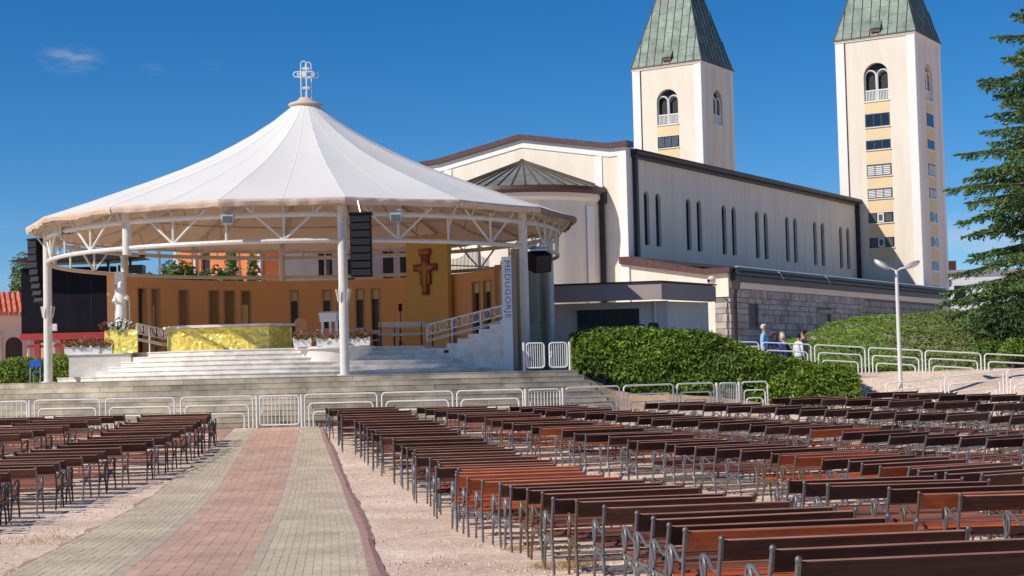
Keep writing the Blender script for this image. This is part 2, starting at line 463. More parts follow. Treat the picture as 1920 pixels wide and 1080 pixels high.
# pebbles and chips lying on the gravel
pb = MB()
for i in range(16000):
    y = 12 + 30 * random.random() ** 1.8
    x = random.uniform(-9, 9) if random.random() < .8 else random.uniform(-16, 16)
    if abs(x - pcx(y)) < .86 + gw(y) and random.random() > .03 + .5 * sm(.35, 0, .86 + gw(y) - abs(x - pcx(y))): continue
    s_ = random.uniform(.010, .028) * (1.5 if random.random() < .06 else 1)
    z = T(x, y) + (.034 if abs(x - pcx(y)) < .86 + gw(y) else .004); a = random.uniform(0, 6.3); n = len(pb.v)
    for k in range(4):
        q = a + k * 1.57 + random.uniform(-.3, .3); pb.v.append((x + s_ * math.cos(q), y + s_ * math.sin(q), z - .006))
    pb.v.append((x + random.uniform(-.3, .3) * s_, y, z + s_ * random.uniform(.4, .9)))
    pb.f += [(n, n + 1, n + 4), (n + 1, n + 2, n + 4), (n + 2, n + 3, n + 4), (n + 3, n, n + 4)]
struct('loose_pebbles', pb, M['pebble'], kind='stuff')
st = MB()
for (cx, cy, rr, n_) in ((.55, 18.6, .45, 420), (.0, 20.8, .25, 150), (2.6, 11.2, .5, 200), (-7.2, 24, .8, 200), (2.4, 13.6, .3, 90)):
    for i in range(n_):
        q = random.uniform(0, 6.3); d = rr * random.random() ** .7; x = cx + d * math.cos(q); y = cy + d * math.sin(q); z = T(x, y)
        h = random.uniform(.02, .09); t = random.uniform(0, 6.3); l = random.uniform(.03, .1)
        st.poly([(x - .005, y, z), (x + .005, y, z), (x + l * math.cos(t), y + l * math.sin(t), z + h)])
struct('dry_grass', st, M['straw'], kind='stuff')

# ================================================================ church
def wall_open(mb, s0, s1, z0, z1, ops, put, depth):
    """a wall face with real openings: ops = (centre, width, bottom, top, arched)"""
    ops = sorted(ops); cur = s0
    for c, wd, zb, zt, ar in ops:
        a, b = c - wd / 2, c + wd / 2
        mb.quad(put(cur, z0, 0), put(a, z0, 0), put(a, z1, 0), put(cur, z1, 0))
        mb.quad(put(a, z0, 0), put(b, z0, 0), put(b, zb, 0), put(a, zb, 0))
        if ar:
            r = wd / 2; zc = zt - r; n = 10
            arc = [(c - r * math.cos(math.pi * i / n), zc + r * math.sin(math.pi * i / n)) for i in range(n + 1)]
        else: arc = [(a, zt), (b, zt)]
        for (p, q), (p2, q2) in zip(arc, arc[1:]): mb.quad(put(p, q, 0), put(p2, q2, 0), put(p2, z1, 0), put(p, z1, 0))
        out = [(a, zb)] + arc + [(b, zb)]
        for (p, q), (p2, q2) in zip(out, out[1:] + out[:1]): mb.quad(put(p, q, 0), put(p, q, depth), put(p2, q2, depth), put(p2, q2, 0))
        cur = b
    mb.quad(put(cur, z0, 0), put(s1, z0, 0), put(s1, z1, 0), put(cur, z1, 0))
    return mb
def pane(c, wd, zb, zt, ar, put, depth):
    m = MB()
    if ar:
        r = wd / 2; zc = zt - r; n = 10
        m.poly([put(c - r, zb, depth), put(c + r, zb, depth)] + [put(c + r * math.cos(math.pi * i / n), zc + r * math.sin(math.pi * i / n), depth) for i in range(n + 1)])
    else: m.quad(put(c - wd / 2, zb, depth), put(c + wd / 2, zb, depth), put(c + wd / 2, zt, depth), put(c - wd / 2, zt, depth))
    return m
CO = (7.337, 100.0, 0.0); CR = R(-32.1)
church = thing('church', 'cream church nave with white trimmed gable, round apse and stone walled aisle', 'church', CO, CR)
def cp(name, mb, mat, par=None, smooth=False): return part(name, mb, M[mat], par or church, smooth, local=True)
W_ = 15.4; LN = 41.3; ZB = 1.5
prof = [(-W_, 16.4), (-14.2, 16.45), (-7.65, 17.48), (-1.15, 16.27), (0, 16.3)]
cp('gable_wall', MB().prism([(-W_, ZB)] + prof + [(0, ZB)], 'y', 0, .5), 'cream')
tb = MB()
for (a, za), (b, zb) in zip(prof, prof[1:]):
    tb.prism([(a, za - .52), (b, zb - .52), (b, zb), (a, za)], 'y', -.07, -.002)
cp('gable_band', tb, 'trim_white')
for a, b, zt in ((-.55, 0, 15.79), (-2.2, -1.68, 15.86), (-13.75, -13.2, 16.0), (-W_, -14.85, 15.88)):
    cp('pilaster', MB().bx(a, b, -.072, -.003, ZB, zt), 'trim_white')
cp('corner_return', MB().bx(.002, .06, -.07, .72, ZB, 16.28), 'trim_white')
ca = MB()
pf = [(-W_ - .2, 16.4)] + prof[1:-1] + [(.28, 16.3)]
for (a, za), (b, zb) in zip(pf, pf[1:]): ca.prism([(a, za + .002), (b, zb + .002), (b, zb + .34), (a, za + .34)], 'y', -.32, .55)
cap_ = cp('gable_coping', ca, 'fascia')
sl = MB()
for x_ in (-14.1, -12.3, -10.0, -5.6, -3.4, -1.2, .1):
    z_ = tab(pf, x_); sl.bx(x_ - .02, x_ + .02, -.33, .5, z_ + .0, z_ + .355)
cp('coping_joint', sl, 'copper_brown', cap_)
cp('nave_roof', MB().prism([(-W_ - .3, 16.0), (-7.65, 17.4), (.42, 16.15), (.42, 15.9), (-W_ - .3, 15.7)], 'y', .56, LN), 'fascia_dark')
ops = []
for a, b in ((2.68, 4.31), (8.8, 10.46), (14.5, 16.16), (20.31, 21.89), (26.02, 27.62), (31.72, 33.37), (37.47, 39.13)):
    ops += [(a, .74, 10.22, 13.70, True), (b, .74, 10.22, 13.70, True)]
sput = lambda s_, z, d: (-d, s_, z)
cp('nave_wall', wall_open(MB(), .5, LN, ZB, 15.7, ops, sput, .26), 'cream')
for o_ in ops:
    wp = cp('window', pane(*o_, sput, .24), 'glass_dark')
    fr = MB(); r = .37; zc = 13.70 - r
    pts = [(-.22, o_[0] - r, 10.22)] + [(-.22, o_[0] - r * math.cos(math.pi * i / 8), zc + r * math.sin(math.pi * i / 8)) for i in range(9)] + [(-.22, o_[0] + r, 10.22)]
    fr.tube(pts, .035, 4, closed=True); cp('frame', fr, 'fascia_dark', wp)
    cp('sill', MB().bx(-.2, .05, o_[0] - .42, o_[0] + .42, 10.12, 10.20), 'cream_low', wp)
for y_ in (6.6, 12.5, 18.3, 23.9, 29.6, 35.4): cp('wall_joint', MB().bx(.002, .018, y_ - .14, y_ + .14, 9.4, 15.6), 'cream_low')
gt = MB().bx(-.2, .30, .56, LN + .1, 15.66, 15.88); gt.tube([(.42, .56, 16.02), (.42, LN + .2, 16.02)], .19, 8)
cp('eaves_gutter', gt, 'fascia_dark', smooth=True)
cp('downpipe', MB().bx(.07, .34, .72, 1.02, 9.4, 15.9, ch=.03), 'fascia_dark')
cp('downpipe', MB().bx(.03, .32, LN - .32, LN - .02, 9.3, 15.8, ch=.03), 'fascia_dark')
# side aisle
AX = 6.75
cp('aisle_end_wall', MB().prism([(.065, ZB), (.065, 8.98), (AX - .02, 7.95), (AX - .02, 6.55), (AX - .95, 6.55), (AX - .95, ZB)], 'y', .05, .5), 'cream')
cp('aisle_coping', MB().prism([(-.55, 8.93), (-.55, 9.36), (.3, 9.34), (5.2, 8.30), (6.95, 8.32), (6.95, 7.98), (5.2, 7.95)], 'y', -.25, .45), 'fascia')
cp('aisle_roof', MB().prism([(.08, 9.1), (.08, 9.36), (7.15, 8.34), (7.15, 8.16)], 'y', .5, 42.2), 'fascia_dark')
cp('roof_flashing', MB().bx(7.0, 7.22, .45, 42.3, 8.33, 8.40), 'galvanised')
af = MB().bx(6.85, 7.1, .3, 42.3, 7.48, 8.14); af.tube([(7.2, .3, 7.98), (7.2, 42.4, 7.98)], .16, 8)
cp('aisle_gutter', af, 'fascia_dark', smooth=True)
hp = MB().prism([(6.95, 7.5), (7.45, 7.5), (7.35, 6.95), (7.05, 6.95)], 'y', -.05, .3); hp.tube([(7.2, .12, 7.0), (7.1, .12, 6.7), (7.1, .12, 3.0)], .13, 8)
cp('downpipe', hp, 'fascia_dark')
for y_ in (6.4, 14.6): cp('gutter_bracket', MB().tube([(7.1, y_, 8.4), (7.42, y_, 8.2), (7.42, y_ + .6, 7.8)], .03, 5), 'galvanised')
cp('aisle_wall_band', MB().bx(6.5, AX + .02, .5, 42, 7.08, 7.478), 'cream_low')
cp('aisle_wall', MB().bx(6.2, AX - .10, .52, 42, ZB, 7.07), 'mortar')
cp('quoin_backing', MB().bx(AX - .93, AX - .12, .12, .5, ZB, 6.53), 'mortar')
ws = [(2.8, 4.33, 4.79, 6.23), (14.3, 16.9, 4.7, 6.05)]
zr = 3.35
while zr < 7.0:
    hh = min(random.choice((.34, .42, .5)), 7.06 - zr)
    if 7.06 - zr - hh < .2: hh = 7.06 - zr
    y_ = .14 if random.random() < .5 else .16
    while y_ < 23:
        ll = random.uniform(.5, 1.25)
        for a, b, c, d in ws:
            if zr + hh > c + .05 and zr < d - .05 and y_ < b and y_ + ll > a:
                if y_ < a - .15: ll = a - y_
                else: y_ = b; ll = random.uniform(.5, 1.0)
        dz = random.uniform(-.04, .04)
        cp('stone', MB().bx(AX - .16, AX + random.uniform(-.02, .05), y_ + .012, y_ + ll - .012, zr + .01, zr + hh - .01, ch=.022), 'stone')
        y_ += ll
    x_ = AX - .95
    while x_ < AX - .2:
        ll = min(random.uniform(.35, .8), AX - .17 - x_)
        if ll < .12: break
        if zr + hh < 6.55: cp('stone', MB().bx(x_ + .01, x_ + ll - .01, .04, .2, zr + .01, zr + hh - .01, ch=.02), 'stone')
        x_ += ll
    zr += hh
far_st = MB(); zr = 3.4
while zr < 6.9:
    y_ = 23
    while y_ < 42:
        ll = random.uniform(.6, 1.3); far_st.bx(AX - .16, AX + random.uniform(-.02, .04), y_ + .012, y_ + ll - .012, zr + .01, zr + .42, ch=.02); y_ += ll
    zr += .44
o = cp('stonework', far_st, 'stone'); o['kind'] = 'stuff'
for (a, b, c, d), mm in zip(ws, ('dark', 'window_brown')):
    wp = cp('window', MB().bx(AX - .099, AX - .06, a + .03, b - .03, c + .03, d - .03), mm)
    cp('frame', MB().bx(AX - .05, AX + .06, a - .16 if mm != 'dark' else a - .02, a + .02 if mm == 'dark' else a + .28, c, d), 'stone', wp)
    if mm != 'dark':
        cp('frame', MB().bx(AX - .05, AX + .07, a + .285, b + .1, d - .25, d + .02), 'stone', wp); cp('frame', MB().bx(AX - .05, AX + .065, b - .25, b + .1, c, d - .255), 'stone', wp)
# horn loudspeaker and lamp on the aisle end
hl = thing('horn_loudspeaker', 'small beige horn loudspeaker on the aisle end wall above the annex roof', 'loudspeaker', tuple(at(1331, 528, 94.6)))
c_ = at(1331, 526, 94.6)
HM = Matrix.Translation(c_) @ Matrix.Rotation(R(-38), 4, 'Z') @ Matrix.Rotation(R(-84), 4, 'X')
hm = MB().box(c_ + Vector((.12, .3, 0)), (.36, .36, .34), R(-38), ch=.05); hm.add(MB().lathe([(.08, -.1), (.22, .22), (.26, .23), (.26, .18), (.12, -.12)], 16), HM)
part('horn', hm, M['cream_low'], hl, True)
part('throat', MB().add(MB().lathe([(.0, -.02), (.09, -.02), (.205, .21)], 16), HM), M['dark'], hl)
part('bracket', MB().tube([c_ + Vector((0, .2, 0)), c_ + Vector((.2, 1.6, -.1))], .04, 5), M['galvanised'], hl)
# apse
AC = (-7.6, 0.0)
aw = MB().lathe([(5.75, ZB), (5.75, 13.35)], 48, (AC[0], AC[1], 0), R(-90), R(90))
cp('apse_wall', aw, 'cream', smooth=True)
for a in (-40, -2, 38, 77):
    cp('apse_pilaster', MB().lathe([(5.752, ZB), (5.84, ZB), (5.84, 12.6), (5.752, 12.6)], 4, (AC[0], AC[1], 0), R(a - 3.2), R(a + 3.2)), 'trim_white')
cp('apse_cornice', MB().lathe([(5.752, 12.9), (5.95, 13.1), (5.95, 13.36), (5.752, 13.36)], 48, (AC[0], AC[1], 0), R(-90), R(90)), 'cream_low', smooth=True)
cp('apse_gutter', MB().lathe([(5.6, 13.37), (6.12, 13.37), (6.22, 13.55), (6.16, 13.80), (5.9, 13.80), (5.6, 13.6)], 48, (AC[0], AC[1], 0), R(-92), R(92)), 'fascia', smooth=True)
NP = 22
for i in range(NP):
    a0, a1 = R(-90 + 180 * i / NP), R(-90 + 180 * (i + 1) / NP); am = (a0 + a1) / 2
    P_ = lambda a, r, z: (AC[0] + r * math.sin(a), AC[1] - r * math.cos(a), z)
    m_ = MB(); m_.quad(P_(a0, 6.05, 13.805), P_(a1, 6.05, 13.805), P_(a1, .12, 16.05), P_(a0, .12, 16.05))
    pn = cp('roof_panel', m_, 'copper_apse')
    cp('standing_seam', MB().tube([P_(a1, 6.05, 13.84), P_(a1, .12, 16.08)], .05, 4), 'copper_brown', pn)
cp('roof_cap', MB().ball((AC[0], -.1, 16.02), .2, 8), 'copper_brown')
dp = MB().box((-1.68, -.22, 13.15), (.55, .4, .7), ch=.04); dp.tube([(-1.68, -.22, 13), (-1.68, -.22, 3.0)], .17, 10)
cp('downpipe', dp, 'fascia_dark', smooth=True)

# ================================================================ bell towers
def tower(xl, label, full):
    cr, sr = math.cos(CR), math.sin(CR)
    loc = (CO[0] + xl * cr - LN * sr, CO[1] + xl * sr + LN * cr, 0)
    t = thing('bell_tower', label, 'bell tower', loc, CR, 'twin bell towers of the church')
    q = lambda n, m_, mat, par=None, smooth=False: part(n, m_, M[mat], par or t, smooth, local=True)
    Wt = 6.85; zt = 29.65; c = 3.43; hw = 1.08
    bands = [(22.22, 23.35, 'brown'), (20.3, 21.1, 'brown'), (18.05, 19.05, 'louver'), (16.15, 17.0, 'louver'), (14.1, 14.95, 'grey'), (12.0, 12.85, 'grey'), (10.0, 10.8, 'plain'), (8.0, 8.8, 'plain')]
    if not full: bands = [(22.3, 23.35, 'plain')] + [(b[0], b[1], 'plain') for b in bands[1:]]
    faces = [(lambda s_, z, d: (s_, d, z), 0.0), (lambda s_, z, d: (Wt - d, s_, z), 0.0)]
    for fi, (put, _) in enumerate(faces):
        hwf = hw if fi == 0 else .95
        ops = [(c, 2 * hwf, 24.45, 27.65, True)]
        q('wall', wall_open(MB(), 0, Wt, ZB, zt, ops, put, .5), 'cream')
        def slab(s0, s1, z0, z1, d0, d1):
            m_ = MB(); a = [put(s, z, d) for d in (d0, d1) for s, z in ((s0, z0), (s1, z0), (s1, z1), (s0, z1))]
            m_.v = a; m_.f = [(0, 1, 2, 3), (7, 6, 5, 4), (0, 4, 5, 1), (1, 5, 6, 2), (2, 6, 7, 3), (3, 7, 4, 0)]; return m_
        for s0, s1 in ((-.06, .72), (Wt - .66, Wt + (.06 if fi == 0 else 0))): q('corner_pilaster', slab(s0, s1, ZB, zt - .02, -.06, -.003), 'trim_white')
        # belfry opening: dark inside, twin arched white frame, balustrade
        bw = q('belfry_window', pane(c, 2 * hwf, 24.45, 27.65, True, put, .49), 'dark')
        for s_ in (-1, 1):
            r = hwf / 2 - .05; cc = c + s_ * (hwf / 2); zc = 26.55
            pts = [put(cc - r, 24.5, .22)] + [put(cc - r * math.cos(math.pi * i / 8), zc + r * math.sin(math.pi * i / 8), .22) for i in range(9)] + [put(cc + r, 24.5, .22)]
            q('frame', MB().tube(pts, .075, 4, closed=True), 'white_paint', bw)
            q('rail', slab(cc - r, cc + r, 25.28, 25.38, .14, .26), 'white_paint', bw)
            for i in range(7): q('baluster', slab(cc - r + .1 + i * (2 * r - .2) / 6 - .03, cc - r + .1 + i * (2 * r - .2) / 6 + .03, 24.56, 25.28, .17, .23), 'white_paint', bw)
        q('sill', slab(c - hwf - .06, c + hwf + .06, 24.33, 24.44, -.08, .1), 'white_paint', bw)
        zc = 24.33; lo = 11.0
        for z0, z1, kd in bands:
            if z1 < 11.5 and fi == 0: continue
            if fi == 1 and not full: continue
            q('yellow_panel', slab(c - hwf, c + hwf, z1 + .09, zc - .01, -.012, .1), 'yellow')
            mat = {'brown': 'glass_dark', 'louver': 'window_brown', 'grey': 'glass_grey', 'plain': 'glass_grey'}[kd]
            wn_ = q('window', slab(c - hwf, c + hwf, z0, z1, -.016, .1), 'window_brown' if kd in ('brown', 'louver') else 'glass_dark')
            for i in range(3):
                a = c - hwf + .09 + i * (2 * hwf - .12) / 3; b = a + (2 * hwf - .12) / 3 - .08
                if kd == 'louver':
                    for j in range(5): q('slat', slab(a, b, z0 + .1 + j * (z1 - z0 - .2) / 5, z0 + .1 + (j + .62) * (z1 - z0 - .2) / 5, -.05, -.02), 'louver', wn_)
                else: q('pane', slab(a, b, z0 + .08, z1 - .08, -.03, -.017), mat, wn_)
                if kd == 'grey' and i == 1:
                    q('casement', slab(a + .02, b - .02, z0 + .04, z1 - .04, -.06, -.031), 'white_paint', wn_); q('pane', slab(a + .13, b - .13, z0 + .16, z1 - .16, -.075, -.061), 'glass_grey', wn_)
            q('window_sill', slab(c - hwf - .04, c + hwf + .04, z0 - .09, z0 - .01, -.10, .1), 'white_paint', wn_)
            zc = z0 - .1; lo = z0
        if full or fi == 0: q('yellow_panel', slab(c - hwf, c + hwf, lo - 1.2, zc - .01, -.012, .1), 'yellow')
    q('rear_wall', MB().bx(.05, Wt - .05, 5.9, Wt, ZB, zt - .03), 'cream')
    q('side_wall', MB().bx(.001, .3, .3, Wt - .01, ZB, zt - .03), 'cream')
    q('cornice', MB().bx(-.09, Wt + .09, -.09, Wt + .09, zt, zt + .11).bx(-.14, Wt + .14, -.14, Wt + .14, zt + .112, zt + .19), 'cream_low')
    q('cornice_edge', MB().bx(-.19, Wt + .19, -.19, Wt + .19, zt + .192, zt + .27), 'copper_brown')
    zs = zt + .275; H = 12.4; cx = Wt / 2; hb = Wt / 2 + .12
    pyr = lambda s_, u_, off, face: None
    def pt(face, s_, z, off=0.0):
        k = 1 - z / H; h_ = hb * k + off
        return (cx + s_, cx - h_, zs + z) if face == 0 else (cx + h_, cx + s_, zs + z)
    core = MB(); b4 = [(cx - hb, cx - hb, zs), (cx + hb, cx - hb, zs), (cx + hb, cx + hb, zs), (cx - hb, cx + hb, zs)]; ap = (cx, cx, zs + H)
    for i in range(4): core.poly([b4[i], b4[(i + 1) % 4], ap])
    q('spire', core, 'copper_brown')
    for face in (0, 1):
        ncol = 9; cw = 2 * hb / ncol; cnt = 0
        for i in range(ncol):
            s0, s1 = -hb + i * cw + .025, -hb + (i + 1) * cw - .025; z = .05 + (.45 if i % 2 else 0.0)
            rows = [(0.04, z - .02)] if z > .3 else []
            while z < 6.0:
                hh = random.choice((.85, 1.15, 1.3)); rows.append((z, z + hh - .035)); z += hh
            for z0, z1 in rows:
                def clip(s_, z_): m_ = hb * (1 - z_ / H) - .03; return max(-m_, min(m_, s_))
                a, b, c2, d = clip(s0, z0), clip(s1, z0), clip(s1, z1), clip(s0, z1)
                if b - a < .05: continue
                if face == 0 and abs((s0 + s1) / 2 - .15) < .5 and .25 < (z0 + z1) / 2 < 1.15: continue
                pts = [pt(face, a, z0, .02), pt(face, b, z0, .02), pt(face, c2, z1, .02)] + ([pt(face, d, z1, .02)] if c2 - d > .02 else [])
                q('copper_panel', MB().poly(pts), 'copper')
            if i: 
                s_ = -hb + i * cw; zmax = min(H * (1 - abs(s_) / hb), 8) - .05
                if zmax > .2: q('standing_seam', MB().tube([pt(face, s_, .03, .04), pt(face, s_, zmax, .04)], .032, 4), 'copper_brown')
    for sx_, sy_ in ((1, -1), (-1, -1)): q('hip_capping', MB().tube([(cx + sx_ * hb, cx + sy_ * hb, zs + .02), (cx, cx, zs + H)], .06, 5), 'copper_brown' if sx_ < 0 else 'copper')
    hd = MB(); s0 = -.2; 
    hd.prism([(-hb - .05, .28), (-hb - .05, .62), (-hb + .45, 1.35), (-hb + .6, 1.35), (-hb + .3, .28)], 'x', -.25, .55)
    hd.v = [(cx + x, cx + y, zs + z) for x, y, z in hd.v]
    hh_ = q('roof_hatch', hd, 'copper_brown')
    hl_ = MB().prism([(-hb - .12, .60), (-hb - .12, .70), (-hb + .42, 1.42), (-hb + .5, 1.36)], 'x', -.32, .62); hl_.v = [(cx + x, cx + y, zs + z) for x, y, z in hl_.v]
    q('hatch_cover', hl_, 'copper', hh_)
    q('conductor', MB().tube([(.78, -.05, ZB), (.78, -.05, zt + .2)], .03, 5), 'fascia')
    return t
tw1 = tower(-1.28, 'bell tower on the right, its windows showing all the way down, copper spire', True)
tw2 = tower(-20.87, 'bell tower on the left, rising behind the nave roof with copper spire', False)
sl_ = thing('wall_floodlight', 'round floodlight on a bracket at the base of the right bell tower', 'floodlight', tuple(at(1779, 533, 138)))
c_ = at(1781, 531, 138)
part('lamp', MB().ball(c_, .28, 10, (.7, 1, 1.2)), M['galvanised'], sl_, True)
part('bracket', MB().tube([c_ + Vector((-.9, .3, .25)), c_ + Vector((-.2, 0, .3)), c_], .05, 5), M['dark'], sl_)

# ================================================================ annex in front of the apse
an = thing('annex', 'low flat roofed white annex with mauve fascia in front of the church', 'annex', tuple(at(1240, 600, 64)) [:2] + (2.0,))
A = at(1019, 530, 65.8); B = at(1240, 530, 64.7); C = at(1342, 540, 68.6)
zt = 5.80; zf = 5.12
def wallseg(m_, p, q, z0, z1, th=.3, off=0.0):
    d = (q - p); d.z = 0; n = Vector((d.y, -d.x, 0)).normalized()
    a, b = p + n * off, q + n * off; c, e = b - n * th, a - n * th
    k = len(m_.v)
    for z in (z0, z1): m_.v += [(v_.x, v_.y, z) for v_ in (a, b, c, e)]
    m_.f += [(k + 3, k + 2, k + 1, k), (k + 4, k + 5, k + 6, k + 7)] + [(k + i, k + (i + 1) % 4, k + 4 + (i + 1) % 4, k + 4 + i) for i in range(4)]
    return m_
A0 = Vector((A.x, A.y, 0))
part('fascia_board', wallseg(MB(), A0, B, zf, zt), M['annex_fascia'], an)
part('fascia_board', wallseg(MB(), B + (C - B) * .003, C, zf, zt - .02), M['annex_fascia'], an)
part('roof_edge', wallseg(wallseg(MB(), A0, B, zt + .002, zt + .07, .4, .06), B, C, zt + .002, zt + .065, .4, .06), M['fascia_dark'], an)
part('roof_slab', MB().poly([(A0.x, A0.y + .1, zt - .05), (B.x, B.y + .1, zt - .05), (C.x - .1, C.y, zt - .05), (C.x, C.y + 9, zt - .05), (A0.x, A0.y + 12, zt - .05)]), M['fascia_dark'], an)
part('wall', wallseg(MB(), A0, B, .5, zf - .003, .3, -1.7), M['annex_white'], an)
part('wall', wallseg(MB(), B + Vector((-.05, 1.6, 0)), C + Vector((-.3, .4, 0)), .5, zf - .003, .3, -.15), M['annex_white'], an)
dAB = Vector((B.x - A0.x, B.y - A0.y, 0)).normalized(); nAB = Vector((dAB.y, -dAB.x, 0))
def on_ab(px, z, off): 
    p = at(px, 600, 66); s_ = (p - A0).dot(dAB); r_ = A0 + dAB * s_ + nAB * off; return Vector((r_.x, r_.y, z))
vl, vr = on_ab(1068, 0, -1.68), on_ab(1199, 0, -1.68)
vg = part('vent_frame', wallseg(MB(), vl, vr, 2.2, 4.95, .1, .06), M['annex_white'], an)
part('vent_recess', wallseg(MB(), on_ab(1073, 0, -1.61), on_ab(1195, 0, -1.61), 2.2, 4.83, .08, .02), M['dark'], vg)
for i in range(40):
    p = on_ab(1073.5 + i * 3.07, 0, -1.58); part('vent_slat', MB().box((p.x, p.y, 3.5), (.03, .03, 2.6), R(3)), M['iron_dark'], vg)
dd = Vector((C.x - B.x, C.y - B.y, 0)).normalized()
q0 = B + Vector((-.05, 1.6, 0)); s_ = (at(1277, 600, 67) - q0).dot(dd); s2 = (at(1303, 600, 67.6) - q0).dot(dd)
f0 = q0 + dd * s_; f1 = q0 + dd * s2
dr = part('door_frame', wallseg(MB(), f0, f1, 2.0, 4.45, .2, -.08), M['annex_fascia'], an)
part('door', wallseg(MB(), f0 + dd * .12, f1 - dd * .1, 2.0, 4.36, .1, -.05), M['door_dark'], dr)
part('side_wall', MB().bx(C.x - .6, C.x - .3, C.y + .4, C.y + 8, .5, zf), M['annex_white'], an)
# upturned chair backs behind the hedge
for i, (px, py, wd) in enumerate(((1095, 612, 24), (1125, 611, 26), (1150, 612, 22), (1175, 609, 20), (1200, 608, 22), (1226, 604, 21))):
    b_ = at(px, 640, 62.6 + (i % 2) * .4); top = at(px, py, 62.6).z; r = wd / 3000 * 62.6 / 2
    ch = thing('plastic_chair', ('dark plastic chair behind the hedge, ' + ('first', 'second', 'third', 'fourth', 'fifth', 'sixth and tallest')[i] + ' from the white gate'), 'chair', (b_.x, b_.y, T(b_.x, b_.y)), 0, 'dark chairs by the annex')
    z0 = T(b_.x, b_.y)
    pts = [(-r, z0 + .95 * (top - z0) - .75), (r, z0 + .95 * (top - z0) - .75), (r * .98, top - .12), (r * .75, top), (-r * .75, top), (-r * .98, top - .12)]
    part('backrest', MB().prism([(b_.x + a, z) for a, z in pts], 'y', b_.y, b_.y + .05), M['plastic_dark'], ch)
    part('seat', MB().bx(b_.x - r, b_.x + r, b_.y + .05, b_.y + .5, top - .80, top - .74), M['plastic_dark'], ch)
    for sx_ in (-1, 1):
        for yy in (.03, .46): part('leg', MB().tube([(b_.x + sx_ * r * .9, b_.y + yy, top - .78), (b_.x + sx_ * r, b_.y + yy, z0)], .03, 5), M['plastic_dark'], ch)

# ================================================================ stage steps
SCX, SCY = -7.8, 80.0
steps = thing('concrete_steps', 'wide weathered concrete steps rising to the stage behind the white fence', 'steps', (SCX, 49.3, .8))
for k in range(9):
    Rk = 30.75 - .26 * k; z0 = .8 + .17 * k; z1 = z0 + .17
    x1 = 3.5 - .17 * k; a1 = math.asin((x1 - SCX) / Rk); a0 = -.52
    a = a0; 
    while a < a1 - 1e-4:
        b = min(a1, a + random.uniform(.85, 1.6) / Rk)
        if a1 - b < .3 / Rk: b = a1
        g_ = .0025 / Rk; jr = random.uniform(-.006, .006)
        pr = [(Rk - .40, z0 + .0005), (Rk + jr, z0 + .0005), (Rk + jr, z1 - .022), (Rk + jr + .012, z1 - .018), (Rk + jr + .012, z1 - .002), (Rk + jr + .004, z1), (Rk - .40, z1)]
        m_ = MB().lathe(pr, 2, (SCX, SCY, 0), a + g_, b - g_)
        e = [(SCX + r * math.sin(b - g_), SCY - r * math.cos(b - g_), z) for r, z in pr]
        m_.poly(e)
        part('step_block', m_, M['concrete'], steps); a = b
ZP = .8 + 9 * .17
pl = MB(); R8 = 30.75 - .26 * 8 - .3
arc = [(SCX + R8 * math.sin(2 * math.pi * i / 96), SCY - R8 * math.cos(2 * math.pi * i / 96)) for i in range(96) if -.52 <= ((i + 48) % 96 - 48) / 96 * 2 * math.pi <= math.asin(9.95 / R8)]
arc = [p for p in sorted(arc)] + [(2.15, SCY - math.sqrt(R8 ** 2 - 9.95 ** 2))]
pl.prism(arc + [(2.15, 74), (arc[0][0], 74)], 'z', .0, ZP - .004)
part('platform', pl, M['concrete_dark'], steps)

# ================================================================ marble stage
PC = Vector((-7.8, 61.2, 0))
def pol(a, r, z): return Vector((PC.x + r * math.sin(R(a)), PC.y - r * math.cos(R(a)), z))
stage = thing('marble_stage', 'white marble stage with curved steps under the tent roof', 'stage', (PC.x, PC.y, ZP))
NW = 6; rise = .16; ZS = ZP + NW * rise
for k in range(NW):
    Rk = 9.3 if k == 0 else 8.9 - .3 * (k - 1); z0 = ZP + rise * k + .0006; z1 = ZP + rise * (k + 1)
    al, ar = (-80 if k == 0 else -54 + k * 1.2), 49 - k * 2.2
    a = al
    while a < ar - .01:
        b = min(ar, a + math.degrees(random.uniform(.9, 1.7) / Rk)); 
        if ar - b < 2: b = ar
        pr = [(Rk - .75, z0), (Rk - .03, z0), (Rk - .03, z1 - .04), (Rk, z1 - .034), (Rk, z1 - .004), (Rk - .006, z1), (Rk - .75, z1)]
        m_ = MB().lathe(pr, 2, PC, R(a + .015), R(b - .015)); m_.v = [(x, y, z) for x, y, z in m_.v]
        m_.poly([pol(b - .015, r, z) for r, z in pr]); m_.poly([pol(a + .015, r, z) for r, z in reversed(pr)])
        part('step_slab', m_, M['marble'], stage); a = b
part('stage_core', MB().lathe([(0, ZS - .004), (7.1, ZS - .004), (7.1, ZP + .1)], 64, PC), M['marble_floor'], stage)
part('side_block', MB().bx(-15.35, -13.2, 55.25, 58.0, ZP + .161, ZS - .05, ch=.01), M['marble'], stage)
part('side_coping', MB().bx(-15.4, -13.15, 55.2, 58.0, ZS - .048, ZS + .0, ch=.01), M['marble'], stage)
pd = at(625, 660, 53.7); PDC = (pd.x, 54.15, 0)
part('podium', MB().lathe([(0, ZS + .02), (1.36, ZS + .02), (1.40, ZS - .01), (1.40, ZS - .06), (1.33, ZS - .07), (1.33, ZP + .1)], 40, PDC), M['marble'], stage, True)

